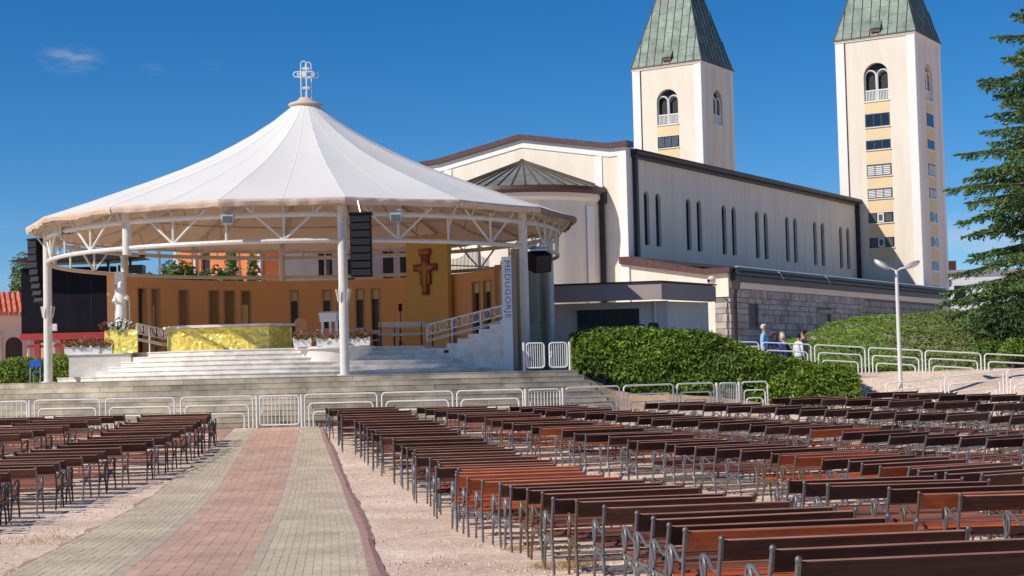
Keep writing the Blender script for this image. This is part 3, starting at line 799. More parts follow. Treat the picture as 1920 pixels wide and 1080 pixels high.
# altar wrapped in crumpled gold foil
def foil(p, q, z0, z1, nrm, amp=.05, nx_=26, nz_=10, seed=1):
    rn = random.Random(seed); m_ = MB(); d = q - p
    for j in range(nz_ + 1):
        for i in range(nx_ + 1):
            edge = 1 if 0 < j < nz_ and 0 < i < nx_ else .2
            w_ = math.sin(i * .9 + j * 1.3 + seed) * .4 + rn.uniform(-1, 1) * .6
            pt_ = p + d * ((i + (rn.uniform(-.3, .3) if edge == 1 else 0)) / nx_) + nrm * (amp * edge * w_)
            m_.v.append((pt_.x, pt_.y, z0 + (z1 - z0) * (j + (rn.uniform(-.3, .3) if edge == 1 else 0)) / nz_))
    for j in range(nz_):
        for i in range(nx_):
            a = j * (nx_ + 1) + i; b, c, e = a + 1, a + nx_ + 2, a + nx_ + 1
            if rn.random() < .5: m_.f += [(a, b, c), (a, c, e)]
            else: m_.f += [(a, b, e), (b, c, e)]
    return m_
alt = thing('altar', 'long altar wrapped in crumpled gold foil on the marble stage', 'altar', (-9.7, 55.5, ZS))
pts = [at(314, 650, 56.6), at(338, 650, 55.6), at(505, 650, 55.2), at(548, 650, 56.0)]
for i in range(3):
    p, q = pts[i], pts[i + 1]; d = (q - p).normalized(); n_ = Vector((d.y, -d.x, 0))
    part('foil_wrap', foil(p, q, ZS + .01, ZS + .80, n_, .045, (6, 34, 9)[i], 9, 11 + i), M['gold'], alt)
tp = [(v_.x, v_.y) for v_ in (at(306, 650, 56.7), at(334, 650, 55.45), at(505, 650, 55.05), at(554, 650, 55.9))]
part('table_top', MB().prism(tp + [(tp[-1][0], 57.0), (tp[0][0], 57.0)], 'z', ZS + .81, ZS + .90), M['marble'], alt)
part('core', MB().prism([(v_.x, v_.y + .12) for v_ in pts] + [(pts[-1].x, 56.9), (pts[0].x, 56.9)], 'z', ZS, ZS + .80), M['dark'], alt)
# gold pedestal + statue + flowers
ped = thing('gold_pedestal', 'square pedestal wrapped in gold foil carrying the white statue', 'pedestal', (-13.3, 55.4, ZS))
a, b, c, d = at(217, 650, 55.25), at(258, 650, 55.05), at(258, 650, 56.0), at(217, 650, 56.0)
part('foil_wrap', foil(a, b, ZS + .005, ZS + .80, Vector((0, -1, 0)), .035, 9, 9, 5), M['gold'], ped)
e = at(196, 650, 55.8)
part('foil_wrap', foil(e, a, ZS + .005, ZS + .80, Vector((-.6, -.8, 0)), .05, 8, 8, 8), M['gold'], ped)
part('foil_top', MB().poly([(v_.x, v_.y, ZS + .80) for v_ in (e, a, b, c, d)]), M['gold'], ped)
sc_ = at(227, 600, 55.65); sx0, sy0 = sc_.x, sc_.y
stt = thing('madonna_statue', 'white robed statue standing on the gold pedestal', 'statue', (sx0, sy0, ZS + .8))
zb = ZS + .8
def ringbody(prof, n=16, c=(0, 0, 0)):
    m_ = MB(); k = len(prof)
    for z, rx, ry, ox, oy in prof:
        for j in range(n):
            t = 2 * math.pi * j / n; fold = 1 + .06 * math.sin(t * 7 + z * 3) * (1 if z < 1.0 else .3)
            m_.v.append((c[0] + ox + rx * fold * math.cos(t), c[1] + oy + ry * fold * math.sin(t), c[2] + z))
    for i in range(k - 1):
        for j in range(n): m_.f.append((i * n + j, i * n + (j + 1) % n, (i + 1) * n + (j + 1) % n, (i + 1) * n + j))
    m_.f.append(tuple(range((k - 1) * n, k * n))); return m_
pr = [(0, .22, .20, 0, 0), (.2, .21, .19, 0, 0), (.6, .17, .16, 0, 0), (.95, .15, .14, 0, 0), (1.15, .18, .14, 0, 0), (1.32, .16, .12, 0, 0), (1.40, .075, .08, 0, -.02), (1.46, .085, .10, 0, -.03), (1.56, .10, .11, 0, -.03), (1.66, .075, .08, 0, -.02), (1.70, .02, .02, 0, 0)]
part('robe', ringbody(pr, 18, (sx0, sy0, zb)), M['statue'], stt, True)
part('arm', MB().tube([(sx0 - .15, sy0, zb + 1.22), (sx0 - .22, sy0 - .1, zb + 1.0), (sx0 - .08, sy0 - .24, zb + 1.05)], [.07, .07, .04], 8), M['statue'], stt, True)
part('arm', MB().tube([(sx0 + .15, sy0, zb + 1.22), (sx0 + .25, sy0 - .12, zb + 1.08), (sx0 + .30, sy0 - .28, zb + 1.18)], [.07, .06, .04], 8), M['statue'], stt, True)
def petals(c, rad, n, mat, parent, name='blossoms', sz=.06, flat=.6):
    m_ = MB()
    for i in range(n):
        v_ = Vector((random.gauss(0, 1), random.gauss(0, 1), random.gauss(0, 1))).normalized() * rad * random.random() ** .4
        p = Vector(c) + Vector((v_.x, v_.y, v_.z * flat)); 
        u_ = Vector((random.uniform(-1, 1), random.uniform(-1, 1), random.uniform(-.6, 1))).normalized(); w_ = u_.orthogonal().normalized(); x_ = u_.cross(w_)
        s_ = sz * random.uniform(.6, 1.4); m_.quad(p - w_ * s_, p - x_ * s_ * .6, p + w_ * s_, p + x_ * s_ * .6)
    o = part(name, m_, M[mat], parent); return o
def bouquet(label, c, rad, mats, n=160, sz=.06):
    t = thing('bouquet', label, 'flowers', (c[0], c[1], c[2] - rad * .5))
    for mt_ in mats: petals(c, rad, n, mt_, t, 'leaves' if 'leaf' in mt_ else 'blossoms', sz)
    return t
bouquet('big bunch of white flowers at the foot of the statue', (sx0 + .05, sy0 - .28, zb + .16), .40, ('petal_white', 'petal_white', 'leaf_dark'), 130, .07)
bouquet('small bunch of dark red flowers left of the statue', (sx0 - .55, sy0 - .05, zb + .16), .26, ('petal_red', 'leaf_dark'), 150, .045)
candle = thing('tall_candle', 'tall thin white candle right of the statue', 'candle', (sx0 + .45, sy0 + .1, zb))
part('wax', MB().tube([(sx0 + .27, sy0 + .1, zb), (sx0 + .27, sy0 + .1, zb + 1.05)], .022, 8), M['statue'], candle)
part('holder', MB().tube([(sx0 + .27, sy0 + .1, zb), (sx0 + .27, sy0 + .1, zb + .12)], .05, 8), M['statue'], candle)

# planters with red flowers
def planter(px, Y, z, wd, label, n=240):
    c = at(px, 650, Y); t = thing('planter', label, 'planter', (c.x, c.y, z), 0, 'white planters with red flowers on the stage')
    h = .30; w_ = wd / 2
    m_ = MB().prism([(c.x - w_ * .9, z), (c.x + w_ * .9, z), (c.x + w_, z + h), (c.x + w_ * .35, z + h * .72), (c.x, z + h * .95), (c.x - w_ * .35, z + h * .72), (c.x - w_, z + h)], 'y', c.y - .18, c.y + .18)
    part('trough', m_, M['white_paint'], t)
    ml = MB(); mf = MB()
    for i in range(n):
        x = c.x + random.uniform(-1.05, 1.05) * w_; y_ = c.y + random.uniform(-.26, .26); hz = z + h * .75 + abs(random.gauss(0, .13)) + .02
        for mm, k in ((ml, .5), (mf, 1)):
            u_ = Vector((random.uniform(-1, 1), random.uniform(-1, 1), random.uniform(-.2, 1))).normalized(); v2 = u_.orthogonal().normalized(); s_ = random.uniform(.02, .045)
            p = Vector((x + random.uniform(-.04, .04), y_, hz - (.06 if k < 1 else 0))); mm.quad(p - v2 * s_, p + u_ * s_ * .7, p + v2 * s_, p - u_ * s_ * .7)
    part('leaves', ml, M['leaf_olive'], t); part('blossoms', mf, M['petal_red'], t)
for px, Y, z, wd, lb in ((140, 55.45, ZS, .66, 'planter of red flowers at the left end of the marble side block'), (172, 55.45, ZS, .66, 'planter of red flowers in the middle of the marble side block'), (201, 55.5, ZS, .45, 'narrow planter of red flowers beside the gold pedestal'),
                         (568, 53.15, ZS + .02, .62, 'planter of red flowers on the podium beside the altar'), (617, 52.98, ZS + .02, .85, 'planter of red flowers on the podium in front of the lectern'), (672, 53.3, ZS + .02, .85, 'planter of reddish flowers on the podium right of the front pole')):
    planter(px, Y, z, wd, lb)
lp = at(617, 640, 54.2)
lec = thing('lectern', 'white lectern with three legs on the round podium', 'lectern', (lp.x, lp.y, ZS + .02))
part('desk', MB().box((lp.x + .02, lp.y, ZS + 1.02), (.58, .42, .26), R(-6), R(8), ch=.02), M['white_paint'], lec)
part('desk_rim', MB().box((lp.x + .02, lp.y - .02, ZS + 1.17), (.66, .50, .05), R(-6), R(8), ch=.01), M['white_paint'], lec)
for dx in (-.2, .04, .27): part('leg', MB().tube([(lp.x + dx, lp.y + (.1 if dx == .04 else -.06), ZS + .02), (lp.x + dx, lp.y + (.1 if dx == .04 else -.06), ZS + .92)], .045, 8), M['white_paint'], lec)
part('brace', MB().tube([(lp.x - .2, lp.y - .06, ZS + .42), (lp.x + .04, lp.y, ZS + .1)], .04, 6), M['white_paint'], lec)

# side ramps with circle railings
def rail_ramp(p, q, zp, zq, name, label, posts, wall, ncirc, mirror=False):
    t = thing(name, label, 'railing', (p.x, p.y, ZS))
    lr = lambda s_, dz: (p.x + (q.x - p.x) * s_, p.y + (q.y - p.y) * s_, zp + (zq - zp) * s_ + dz)
    part('top_rail', MB().tube([lr(0, -.62), lr(0, -.06), lr(.03, 0), lr(1, 0), lr(1, -.62)], .028, 7), M['white_paint'], t, True)
    for dz in (-.34, -.52, -.58): part('lower_rail', MB().tube([lr(0, dz), lr(1, dz)], .02, 6), M['white_paint'], t, True)
    for s_ in posts: part('post', MB().tube([lr(s_, 0), lr(s_, -.95)], .025, 6), M['white_paint'], t)
    L_ = math.hypot(q.x - p.x, q.y - p.y)
    for i in range(ncirc):
        s_ = (i + .5) / ncirc; cpt = Vector(lr(s_, -.17)); d = Vector(((q.x - p.x) / L_, (q.y - p.y) / L_, (zq - zp) / L_)).normalized(); up = Vector((0, 0, 1))
        part('ring', MB().tube([cpt + d * (.15 * math.cos(k * math.pi / 7)) + up * (.15 * math.sin(k * math.pi / 7)) for k in range(14)], .014, 4, closed=True), M['white_paint'], t)
        for k in (-.08, 0, .08): part('bar', MB().tube([cpt + d * (k - .06) - up * math.sqrt(max(.0, .0225 - k * k)) * .9, cpt + d * (k + .06) + up * math.sqrt(max(.0, .0225 - k * k)) * .9], .008, 4), M['white_paint'], t)
    return t
rp, rq = at(800, 600, 56.0), at(945, 600, 55.2)
rail_ramp(rp, rq, 4.02, 4.62, 'ramp_railing', 'white railing with circle ornaments rising along the right ramp', (.33, .70, .99), True, 7)
rp2, rq2 = at(256, 600, 56.2), at(318, 600, 58.2)
rail_ramp(rp2, rq2, 4.33, 4.12, 'ramp_railing', 'white railing with circle ornaments descending beside the gold pedestal', (.0, .38, .96), True, 5)
rw = thing('ramp_wall', 'white marble side wall of the right ramp with stepped top edge', 'wall', (-1.5, 55.3, ZP))
x0, x1 = at(825, 650, 55.3).x, at(946, 650, 55.15).x
pts = [(x0 - .9, ZP), (x1, ZP), (x1, 4.12)]
for i in range(6):
    xa = x1 - (i + .35) * (x1 - x0) / 6; za = 4.12 - i * .155
    pts += [(xa, za), (xa, za - .155)]
pts += [(x0 - .9, 3.2)]
part('wall_slab', MB().prism(pts, 'y', 55.1, 55.32), M['marble'], rw)
part('vent', MB().bx(at(832, 655, 55).x, at(841, 655, 55).x, 55.085, 55.098, 3.02, 3.12), M['dark'], rw)
# name pylons
py = thing('sign_pylon', 'white pylon with vertical blue MEDUGORJE lettering at the right end of the wall', 'sign', (x1, 55.2, ZP))
xa, xb = at(942, 560, 55.1).x, at(960, 560, 55.1).x
part('post', MB().bx(xa, xb, 55.02, 55.5, ZP, 6.28), M['sign_white'], py)
part('shadow_gap', MB().bx(xb + .003, xb + .16, 55.06, 55.5, ZP, 6.26), M['olive_panel'], py)
def text_mesh(s_, size, ext=.004):
    cu = bpy.data.curves.new('txt', 'FONT'); cu.body = s_; cu.size = size; cu.extrude = ext; cu.align_x = 'LEFT'; cu.space_character = 1.12
    o = bpy.data.objects.new('txt', cu); COL.objects.link(o)
    dg = bpy.context.evaluated_depsgraph_get(); me = bpy.data.meshes.new_from_object(o.evaluated_get(dg))
    bpy.data.objects.remove(o); return me
me = text_mesh('MEDUGORJE', .40)
xsz = [v_.co.x for v_ in me.vertices]; L_ = max(xsz) - min(xsz); zt_, zb_ = 6.14, 4.16; k_ = (zt_ - zb_) / L_; ysz = [v_.co.y for v_ in me.vertices]; hc = max(ysz) - min(ysz)
xm = (xa + xb) / 2
for v_ in me.vertices:
    a, b, c = v_.co; v_.co = (xm - .125 + (b - min(ysz)) / hc * .25 - XF[py][0].x, 55.012 - c - XF[py][0].y, zt_ - (a - min(xsz)) * k_ - XF[py][0].z)
me.materials.append(M['sign_blue']); link('lettering', me, py)
py2 = thing('sign_pylon', 'white pylon with a blue letter behind the statue', 'sign', (sx0, 57.5, ZP))
xa, xb = at(219, 560, 57.5).x, at(232, 560, 57.5).x
part('post', MB().bx(xa - .05, xb + .03, 57.4, 57.8, ZP, 6.25), M['sign_white'], py2)
me = text_mesh('E', .34)
for v_ in me.vertices:
    a, b, c = v_.co; v_.co = (xb - .28 + b - XF[py2][0].x, 57.39 - c - XF[py2][0].y, 5.8 - a - XF[py2][0].z)
me.materials.append(M['sign_blue']); link('lettering', me, py2)

# ================================================================ curved stage wall with niches
def ang_far(px, rad):
    best = None
    for i in range(2000):
        a = 60 + 220 * i / 2000; p = pol(a, rad, 5.3); c = CM.to_3x3().transposed() @ (p - Vector((0, 0, CAMZ)))
        e_ = abs(960 + 3000 * c.x / -c.z - px)
        if best is None or e_ < best[0]: best = (e_, a)
    return best[1]
RW = 7.62
wallt = thing('stage_back_wall', 'curved orange wall with tall niches behind the altar', 'wall', (PC.x, PC.y + RW, ZS))
nich = [(266, 9, 'half'), (291, 9, 'strip'), (344, 11, 'recess'), (401, 11, 'recess'), (430, 11, 'recess'), (461, 10, 'lit'), (552, 9, 'door'), (613, 9, 'door'), (640, 9, 'door'), (675, 9, 'door'), (704, 9, 'door'), (893, 8, 'door'), (914, 8, 'door'), (935, 7, 'door')]
edges = []
for px, hw_, kd in nich:
    a0, a1 = ang_far(px + hw_, RW), ang_far(px - hw_, RW); edges.append((min(a0, a1), max(a0, a1), kd))
edges.sort()
ZW = 6.45; zn0, zn1 = ZS, 6.06
cur = 76.0
def arcwall(m_, a0, a1, z0, z1, r0, r1):
    n = max(2, int((a1 - a0) / 3)); pr = [(r0, z0), (r0, z1), (r1, z1), (r1, z0), (r0, z0)]
    m_.lathe(pr, n, PC, R(a0), R(a1))
    for a in (a0, a1): m_.poly([pol(a, r, z) for r, z in pr[:4]])
    return m_
solid = MB()
for a0, a1, kd in edges:
    arcwall(solid, cur, a0, ZS, ZW - .2, RW, RW + .35)
    cur = a1
arcwall(solid, cur, 264, ZS, ZW - .2, RW, RW + .35)
wm = part('wall', solid, M['orange_wall'], wallt)
part('wall_top', arcwall(MB(), 76, 264, ZW - .198, ZW, RW - .004, RW + .354), M['orange_wall'], wallt)
for a0, a1, kd in edges:
    part('niche_head', arcwall(MB(), a0, a1, zn1, ZW - .202, RW + .004, RW + .34), M['orange_wall'], wallt)
    fr = MB()
    for a, b in ((a0, a0 + .45), (a1 - .45, a1)): arcwall(fr, a, b, zn0, zn1, RW - .03, RW + .2)
    arcwall(fr, a0, a1, zn1 - .05, zn1 - .002, RW - .028, RW + .2)
    fo = part('niche_frame', fr, M['niche_frame'], wallt)
    z_ = {'door': zn1 - .42}.get(kd, zn1)
    part('niche_panel', arcwall(MB(), a0 + .46, a1 - .46, zn0, z_ - .055, RW + .14, RW + .2), M['door_dark' if kd in ('door', 'half') else 'niche'], fo)
    if kd == 'door': part('upper_pane', arcwall(MB(), a0 + .46, a1 - .46, z_ - .05, zn1 - .055, RW + .10, RW + .19), M['cream_pane'], fo)
    if kd == 'lit': part('pale_panel', arcwall(MB(), a0 + .8, a1 - .8, zn0, zn1 - .62, RW + .09, RW + .135), M['cream_pane'], fo)
    if kd == 'strip': part('pale_strip', arcwall(MB(), (a0 + a1) / 2 - .3, (a0 + a1) / 2 + .2, zn0, zn1 - .7, RW + .09, RW + .135), M['cream_pane'], fo)
    if kd == 'half': part('pale_strip', arcwall(MB(), a0 + .5, a0 + 1.0, zn0, zn1 - .2, RW + .09, RW + .135), M['niche_frame'], fo)
# horizontal tie rails above the wall
pa0, pa1 = ang_far(843, RW - .35), ang_far(765, RW - .35)
yp = thing('cross_panel', 'tall ochre panel carrying the crucifix', 'panel', pol((pa0 + pa1) / 2, RW - .4, ZS))
pA, pB = pol(pa1, RW - .42, 0), pol(pa0, RW - .42, 0)
part('panel', wallseg(MB(), pA, pB, ZS, 8.15, .25), M['ochre_panel'], yp)
pm = pA + (pB - pA) * .49; dpl = (pB - pA).normalized(); npl = Vector((dpl.y, -dpl.x, 0))
part('joint', wallseg(MB(), pm - dpl * .01, pm + dpl * .01, 6.6, 8.14, .01, .012), M['niche'], yp)
cf = thing('crucifix', 'large painted wooden cross hanging on the ochre panel', 'cross', tuple(pm + Vector((0, 0, 5.2))))
cz = 5.35; sc2 = 1.0
def plate(pts, off, th):
    m_ = MB(); k = len(pts)
    for o_ in (off, off - th):
        for a, z in pts: v_ = pm + dpl * a + npl * o_; m_.v.append((v_.x, v_.y, z))
    m_.f = [tuple(range(k)), tuple(range(2 * k - 1, k - 1, -1))] + [((i + 1) % k, i, k + i, k + (i + 1) % k) for i in range(k)]
    return m_
ctop = 7.55; cb = 5.62
full = [(-.16, cb), (.16, cb), (.16, 6.05), (.29, 6.05), (.29, 6.62), (.62, 6.62), (.62, 6.92), (.2, 6.92), (.2, 7.28), (.30, 7.28), (.30, ctop), (-.30, ctop), (-.30, 7.28), (-.2, 7.28), (-.2, 6.92), (-.62, 6.92), (-.62, 6.62), (-.29, 6.62), (-.29, 6.05), (-.16, 6.05)]
part('board', plate([(a, z) for a, z in full], .12, .08), M['cross_wood'], cf)
part('corpus', plate([(-.07, 5.75), (.07, 5.75), (.10, 6.3), (.13, 6.62), (.5, 6.74), (.5, 6.80), (.10, 6.84), (.07, 7.0), (-.07, 7.0), (-.10, 6.84), (-.5, 6.80), (-.5, 6.74), (-.13, 6.62), (-.10, 6.3)], .15, .03), M['cross_gold'], cf)
for s_ in (-1, 1): part('side_panel', plate([(s_ * .17, 6.1), (s_ * .26, 6.1), (s_ * .26, 6.5), (s_ * .17, 6.5)], .14, .02), M['cross_gold'], cf)
part('title_board', plate([(-.24, 7.33), (.24, 7.33), (.24, 7.5), (-.24, 7.5)], .14, .02), M['cross_gold'], cf)
# organ pipe screen behind the wall
op = thing('pipe_screen', 'screen of dark vertical pipes with a peaked top above the wall', 'screen', tuple(at(885, 510, 68)))
for i in range(29):
    px = 846 + i * 2.55; f_ = i / 28; y_ = 488 - 3 - 20 * math.exp(-((f_ - .56) / .22) ** 2) - 0
    b_ = at(px, 520, 68.0 + .05 * i); tz = at(px, y_, 68 + .05 * i).z
    part('pipe', MB().tube([(b_.x, b_.y, 5.6), (b_.x, b_.y, tz)], .017, 5), M['dark' if i < 19 else 'galvanised'], op)
a_, b_ = at(846, 505, 67.9), at(917, 503, 69.4)
for z_ in (6.05, 6.9): part('cross_bar', MB().tube([(a_.x, a_.y, z_), (b_.x, b_.y, z_)], .03, 5), M['truss'], op)
# stage furniture at the back: pews, chair, microphone
def pew(px, py, Y, wd, label):
    c = at(px, py, Y); t = thing('stage_pew', label, 'bench', (c.x, c.y, ZS), 0, 'wooden pews on the stage')
    part('seat', MB().box((c.x, c.y, ZS + .45), (wd, .34, .045)), M['stage_plank'], t)
    part('backrest', MB().box((c.x, c.y + .2, ZS + .80), (wd, .04, .16), 0, R(-8)), M['stage_plank'], t)
    for s_ in (-1, 1):
        part('leg', MB().tube([(c.x + s_ * wd * .45, c.y - .12, ZS), (c.x + s_ * wd * .45, c.y - .1, ZS + .44)], .025, 5), M['iron_dark'], t)
        part('leg', MB().tube([(c.x + s_ * wd * .45, c.y + .12, ZS), (c.x + s_ * wd * .45, c.y + .2, ZS + .86)], .025, 5), M['iron_dark'], t)
for i, (px, py, Y, wd) in enumerate(((305, 604, 65, 1.5), (372, 606, 66, 1.5), (440, 606, 66.5, 1.5), (510, 606, 66.8, 1.4), (600, 606, 65, 1.6), (660, 606, 66, 1.6), (718, 603, 65.5, 1.5), (645, 612, 62, 1.8), (775, 620, 58.2, 1.55), (752, 640, 56.4, 1.6))):
    pew(px, py, Y, wd, 'wooden stage pew, ' + ('first', 'second', 'third', 'fourth', 'fifth', 'sixth', 'seventh', 'eighth', 'ninth', 'tenth')[i] + (' from the left along the curved wall' if i < 7 else ' pew, standing between podium and right ramp'))
c = at(563, 610, 60)
pc = thing('presider_chair', 'round backed orange chair just right of the altar', 'chair', (c.x, c.y, ZS))
part('backrest', MB().prism([(c.x - .26, ZS + .4), (c.x + .26, ZS + .4), (c.x + .26, ZS + 1.0), (c.x + .18, ZS + 1.18), (c.x, ZS + 1.26), (c.x - .18, ZS + 1.18), (c.x - .26, ZS + 1.0)], 'y', c.y, c.y + .08), M['orange_wall'], pc)
part('seat', MB().bx(c.x - .28, c.x + .28, c.y - .5, c.y - .002, ZS + .38, ZS + .48, ch=.02), M['orange_wall'], pc)
for sx_ in (-1, 1):
    for yy in (-.45, -.06): part('leg', MB().tube([(c.x + sx_ * .24, c.y + yy, ZS), (c.x + sx_ * .24, c.y + yy, ZS + .38)], .03, 5), M['iron_dark'], pc)
c = at(751, 600, 62)
ms = thing('microphone_stand', 'dark speaker on a thin stand left of the ochre panel', 'speaker stand', (c.x, c.y, ZS))
part('pole', MB().tube([(c.x, c.y, ZS), (c.x, c.y, ZS + 1.5)], .02, 5), M['dark'], ms)
part('head', MB().box((c.x, c.y, ZS + 1.62), (.13, .12, .30), ch=.02), M['speaker'], ms)
for k in range(3): part('leg', MB().tube([(c.x, c.y, ZS + .3), (c.x + .3 * math.cos(k * 2.1), c.y + .3 * math.sin(k * 2.1), ZS)], .015, 4), M['dark'], ms)
# outer olive wall on the right flank
ow = thing('flank_wall', 'olive grey outer wall with tall recessed panels right of the stage', 'wall', tuple(pol(100, 9.3, ZP)))
f0, f1 = at(975, 600, 60.0), at(1027, 600, 64.4)
part('wall', wallseg(MB(), Vector((f0.x, f0.y, 0)), Vector((f1.x, f1.y, 0)), ZP - .5, 6.95, .3), M['olive_wall'], ow)
dd_ = (f1 - f0); 
for s0, s1 in ((.08, .28), (.36, .58), (.72, .92)):
    a_, b_ = f0 + dd_ * s0, f0 + dd_ * s1
    part('recess_panel', wallseg(MB(), Vector((a_.x, a_.y, 0)), Vector((b_.x, b_.y, 0)), 4.3, 6.4, .05, .03), M['olive_panel'], ow)
    part('sill', wallseg(MB(), Vector((a_.x, a_.y, 0)), Vector((b_.x, b_.y, 0)), 4.2, 4.29, .05, .08), M['olive_wall'], ow)

# ================================================================ tent pavilion
tent = thing('tent_pavilion', 'round white tent pavilion with tubular steel truss over the altar', 'pavilion', (PC.x, PC.y, ZP))
NS = 16; A0_ = 14.0
PROF = [(.42, 12.78), (1.2, 12.15), (2.0, 11.62), (2.9, 11.1), (4.0, 10.52), (5.2, 9.98), (6.4, 9.5), (7.6, 9.05), (8.8, 8.60), (9.6, 8.31), (10.32, 8.06)]
def canopy_pt(a, r, z):
    # polygonal plan: straight hems between corners, cloth dips a little between the rafters
    f_ = ((a - A0_) / 22.5) % 1.0; d = abs(f_ - .5) * 2
    k = math.cos(R(11.25)) / math.cos(R((f_ - .5) * 22.5)); bl = sm(1.5, 8, r)
    rr = r * (1 - bl + bl * k); sag = -.06 * (1 - d * d) * sm(.5, 3.5, r) * (1 - .65 * sm(8.5, 10.4, r))
    return pol(a, rr, z + sag)
SEG = 6
for i in range(NS):
    m_ = MB(); k = len(PROF)
    for j in range(SEG + 1):
        for r, z in PROF: m_.v.append(tuple(canopy_pt(A0_ + 22.5 * (i + j / SEG) - 1e-6 * (j == SEG), r, z)))
    for j in range(SEG):
        for q in range(k - 1): m_.f.append((j * k + q, j * k + q + 1, (j + 1) * k + q + 1, (j + 1) * k + q))
    cpn = part('canopy_panel', m_, M['membrane'], tent, True)
    l_ = MB(); l_.v = [(x, y, z - .05) for x, y, z in m_.v]; l_.f = m_.f
    part('lining', l_, M['lining'], cpn, True)
    a_mid = (A0_ + 22.5 * (i + .5)) % 360
    for f_, w_ in ((0.0, .035), (.5, .02)):
        sm_ = MB()
        for r, z in PROF:
            da = math.degrees(w_ / r); b_ = A0_ + 22.5 * (i + f_)
            for s_ in (-1, 1): p = canopy_pt(b_ + s_ * da, r, z); sm_.v.append((p.x, p.y, p.z + .008))
        for q in range(k - 1): sm_.f.append((2 * q, 2 * q + 1, 2 * q + 3, 2 * q + 2))
        part('weld_seam', sm_, M['seam'], cpn, True)
    # hem: a loosely hanging flap along the edge
    hm_ = MB(); nn = 20; brown = 30 < a_mid < 150
    for j in range(nn + 1):
        a = A0_ + 22.5 * (i + j / nn) - 1e-6 * (j == nn); p = canopy_pt(a, 10.32, 8.06); wv = .02 * math.sin(j * 2.1 + i * 1.7) + .02 * math.sin(j * 4.7 + i); e_ = min(j, nn - j) / nn
        dr = .20 + .025 * math.sin(j * .5 + i * 2.2) + .02 * random.random() + (.03 if j in (0, nn) else 0)
        o_ = pol(a, 1, 0) - PC; o_.z = 0
        for t_, h_ in ((0, .012), (.035 + wv, -.06), (.02 + wv * 1.6, -dr * .6), (-.01 + wv * 1.3, -dr)): hm_.v.append((p.x + o_.x * t_, p.y + o_.y * t_, p.z + h_))
    for j in range(nn):
        for q in range(3): b_ = j * 4 + q; hm_.f.append((b_, b_ + 4, b_ + 5, b_ + 1))
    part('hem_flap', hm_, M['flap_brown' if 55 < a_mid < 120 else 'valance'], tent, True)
# ring truss
RT = 9.6; ZL, ZU = 6.72, 7.58
ring = lambda r, z, n=96: [pol(360 * i / n, r, z) for i in range(n)]
part('lower_ring', MB().tube(ring(RT, ZL), .075, 8, closed=True), M['steel_white'], tent, True)
part('upper_ring', MB().tube(ring(RT, ZU), .085, 8, closed=True), M['steel_white'], tent, True)
for p_ in range(8):
    b0 = A0_ + 45 * p_
    for f_ in (.25, .75):
        part('vertical', MB().tube([pol(b0 + 45 * f_, RT, ZL), pol(b0 + 45 * f_, RT, ZU + .2)], .042, 6), M['steel_white'], tent)
        for s_ in (() if p_ in (3, 4) else (-1, 1)): part('diagonal', MB().tube([pol(b0 + 45 * f_, RT, ZL + .03), pol(b0 + 45 * f_ + s_ * 7.2, RT + .05, ZU + .25)], .042, 6), M['steel_white'], tent)
    part('vertical', MB().tube([pol(b0 + 22.5, RT, ZL), pol(b0 + 22.5, RT, ZU)], .042, 6), M['steel_white'], tent)
for i in range(NS):
    a = A0_ + 22.5 * i
    part('rafter', MB().tube([pol(a, r, z - .16) for r, z in PROF], .06, 6), M['truss'], tent)
    part('rafter', MB().tube([pol(a, 9.6, 7.6), pol(a, 7.6, 8.15), pol(a, 5.2, 9.1), pol(a, 4.0, 10.1)], .045, 6), M['truss'], tent)
    for r, z, z2 in ((8.8, 8.45, 7.85), (7.6, 8.9, 8.18), (6.4, 9.33, 8.66)): part('web_member', MB().tube([pol(a, r, z), pol(a, r - .3, z2 + .05)], .03, 5), M['truss'], tent)
    part('outrigger', MB().tube([pol(a, 9.6, 7.2), pol(a, 10.15, 7.92)], .035, 5), M['truss'], tent)
for r, z in ((10.0, 7.86), (7.45, 8.72), (5.05, 9.68), (2.8, 10.78)):
    part('purlin', MB().tube(ring(r, z, 64), .035, 5, closed=True), M['truss'], tent)
for i in range(NS):
    for j in range(3): 
        a = A0_ + 22.5 * i + 22.5 * (j + 1) / 4; part('edge_strut', MB().tube([pol(a, RT, ZU), pol(a, RT + .35, ZU + .38)], .025, 4), M['truss'], tent)
for p_ in range(8):
    a = A0_ + 45 * p_; stub = abs(a - 329) < 1
    z0 = 6.50 if stub else ZP
    part('pole' if not stub else 'stub_post', MB().tube([pol(a, RT, z0), pol(a, RT, 8.05)], .155, 16), M['steel_white'], tent, True)
    if not stub:
        part('base_plate', MB().tube([pol(a, RT, ZP + .001), pol(a, RT, ZP + .04)], .25, 16), M['steel_white'], tent)
        if p_ in (0, 6):
            for k in range(9):
                t = 2 * math.pi * k / 9; c0 = pol(a, RT, 4.72); d_ = Vector((math.cos(t), math.sin(t), 0))
                q_ = MB().box((0, 0, 0), (.09, .035, .44), 0, 0, R(-14)); Mx = Matrix.Translation(c0 + d_ * .215 + Vector((0, 0, .2))) @ Matrix.Rotation(t, 4, 'Z') @ Matrix.Rotation(0, 4, 'X')
                part('uplight_petal', MB().add(MB().box((0, 0, 0), (.02, .055, .42), 0, 0, R(10)), Mx), M['steel_white'], tent)
c0 = pol(284, RT, 4.3)
part('junction_box', MB().box((c0.x + .28, c0.y - .1, 4.35), (.16, .1, .26), ch=.01), M['steel_white'], tent)
part('apex_cap', MB().lathe([(0, 13.05), (.20, 13.05), (.34, 12.92), (.62, 12.82), (.66, 12.76), (.45, 12.70), (.3, 12.6)], 24, PC), M['valance'], tent, True)
tcz = thing('rooftop_cross', 'white open frame cross on top of the tent', 'cross', (PC.x, PC.y, 13.05))
X0, Y0 = PC.x, PC.y
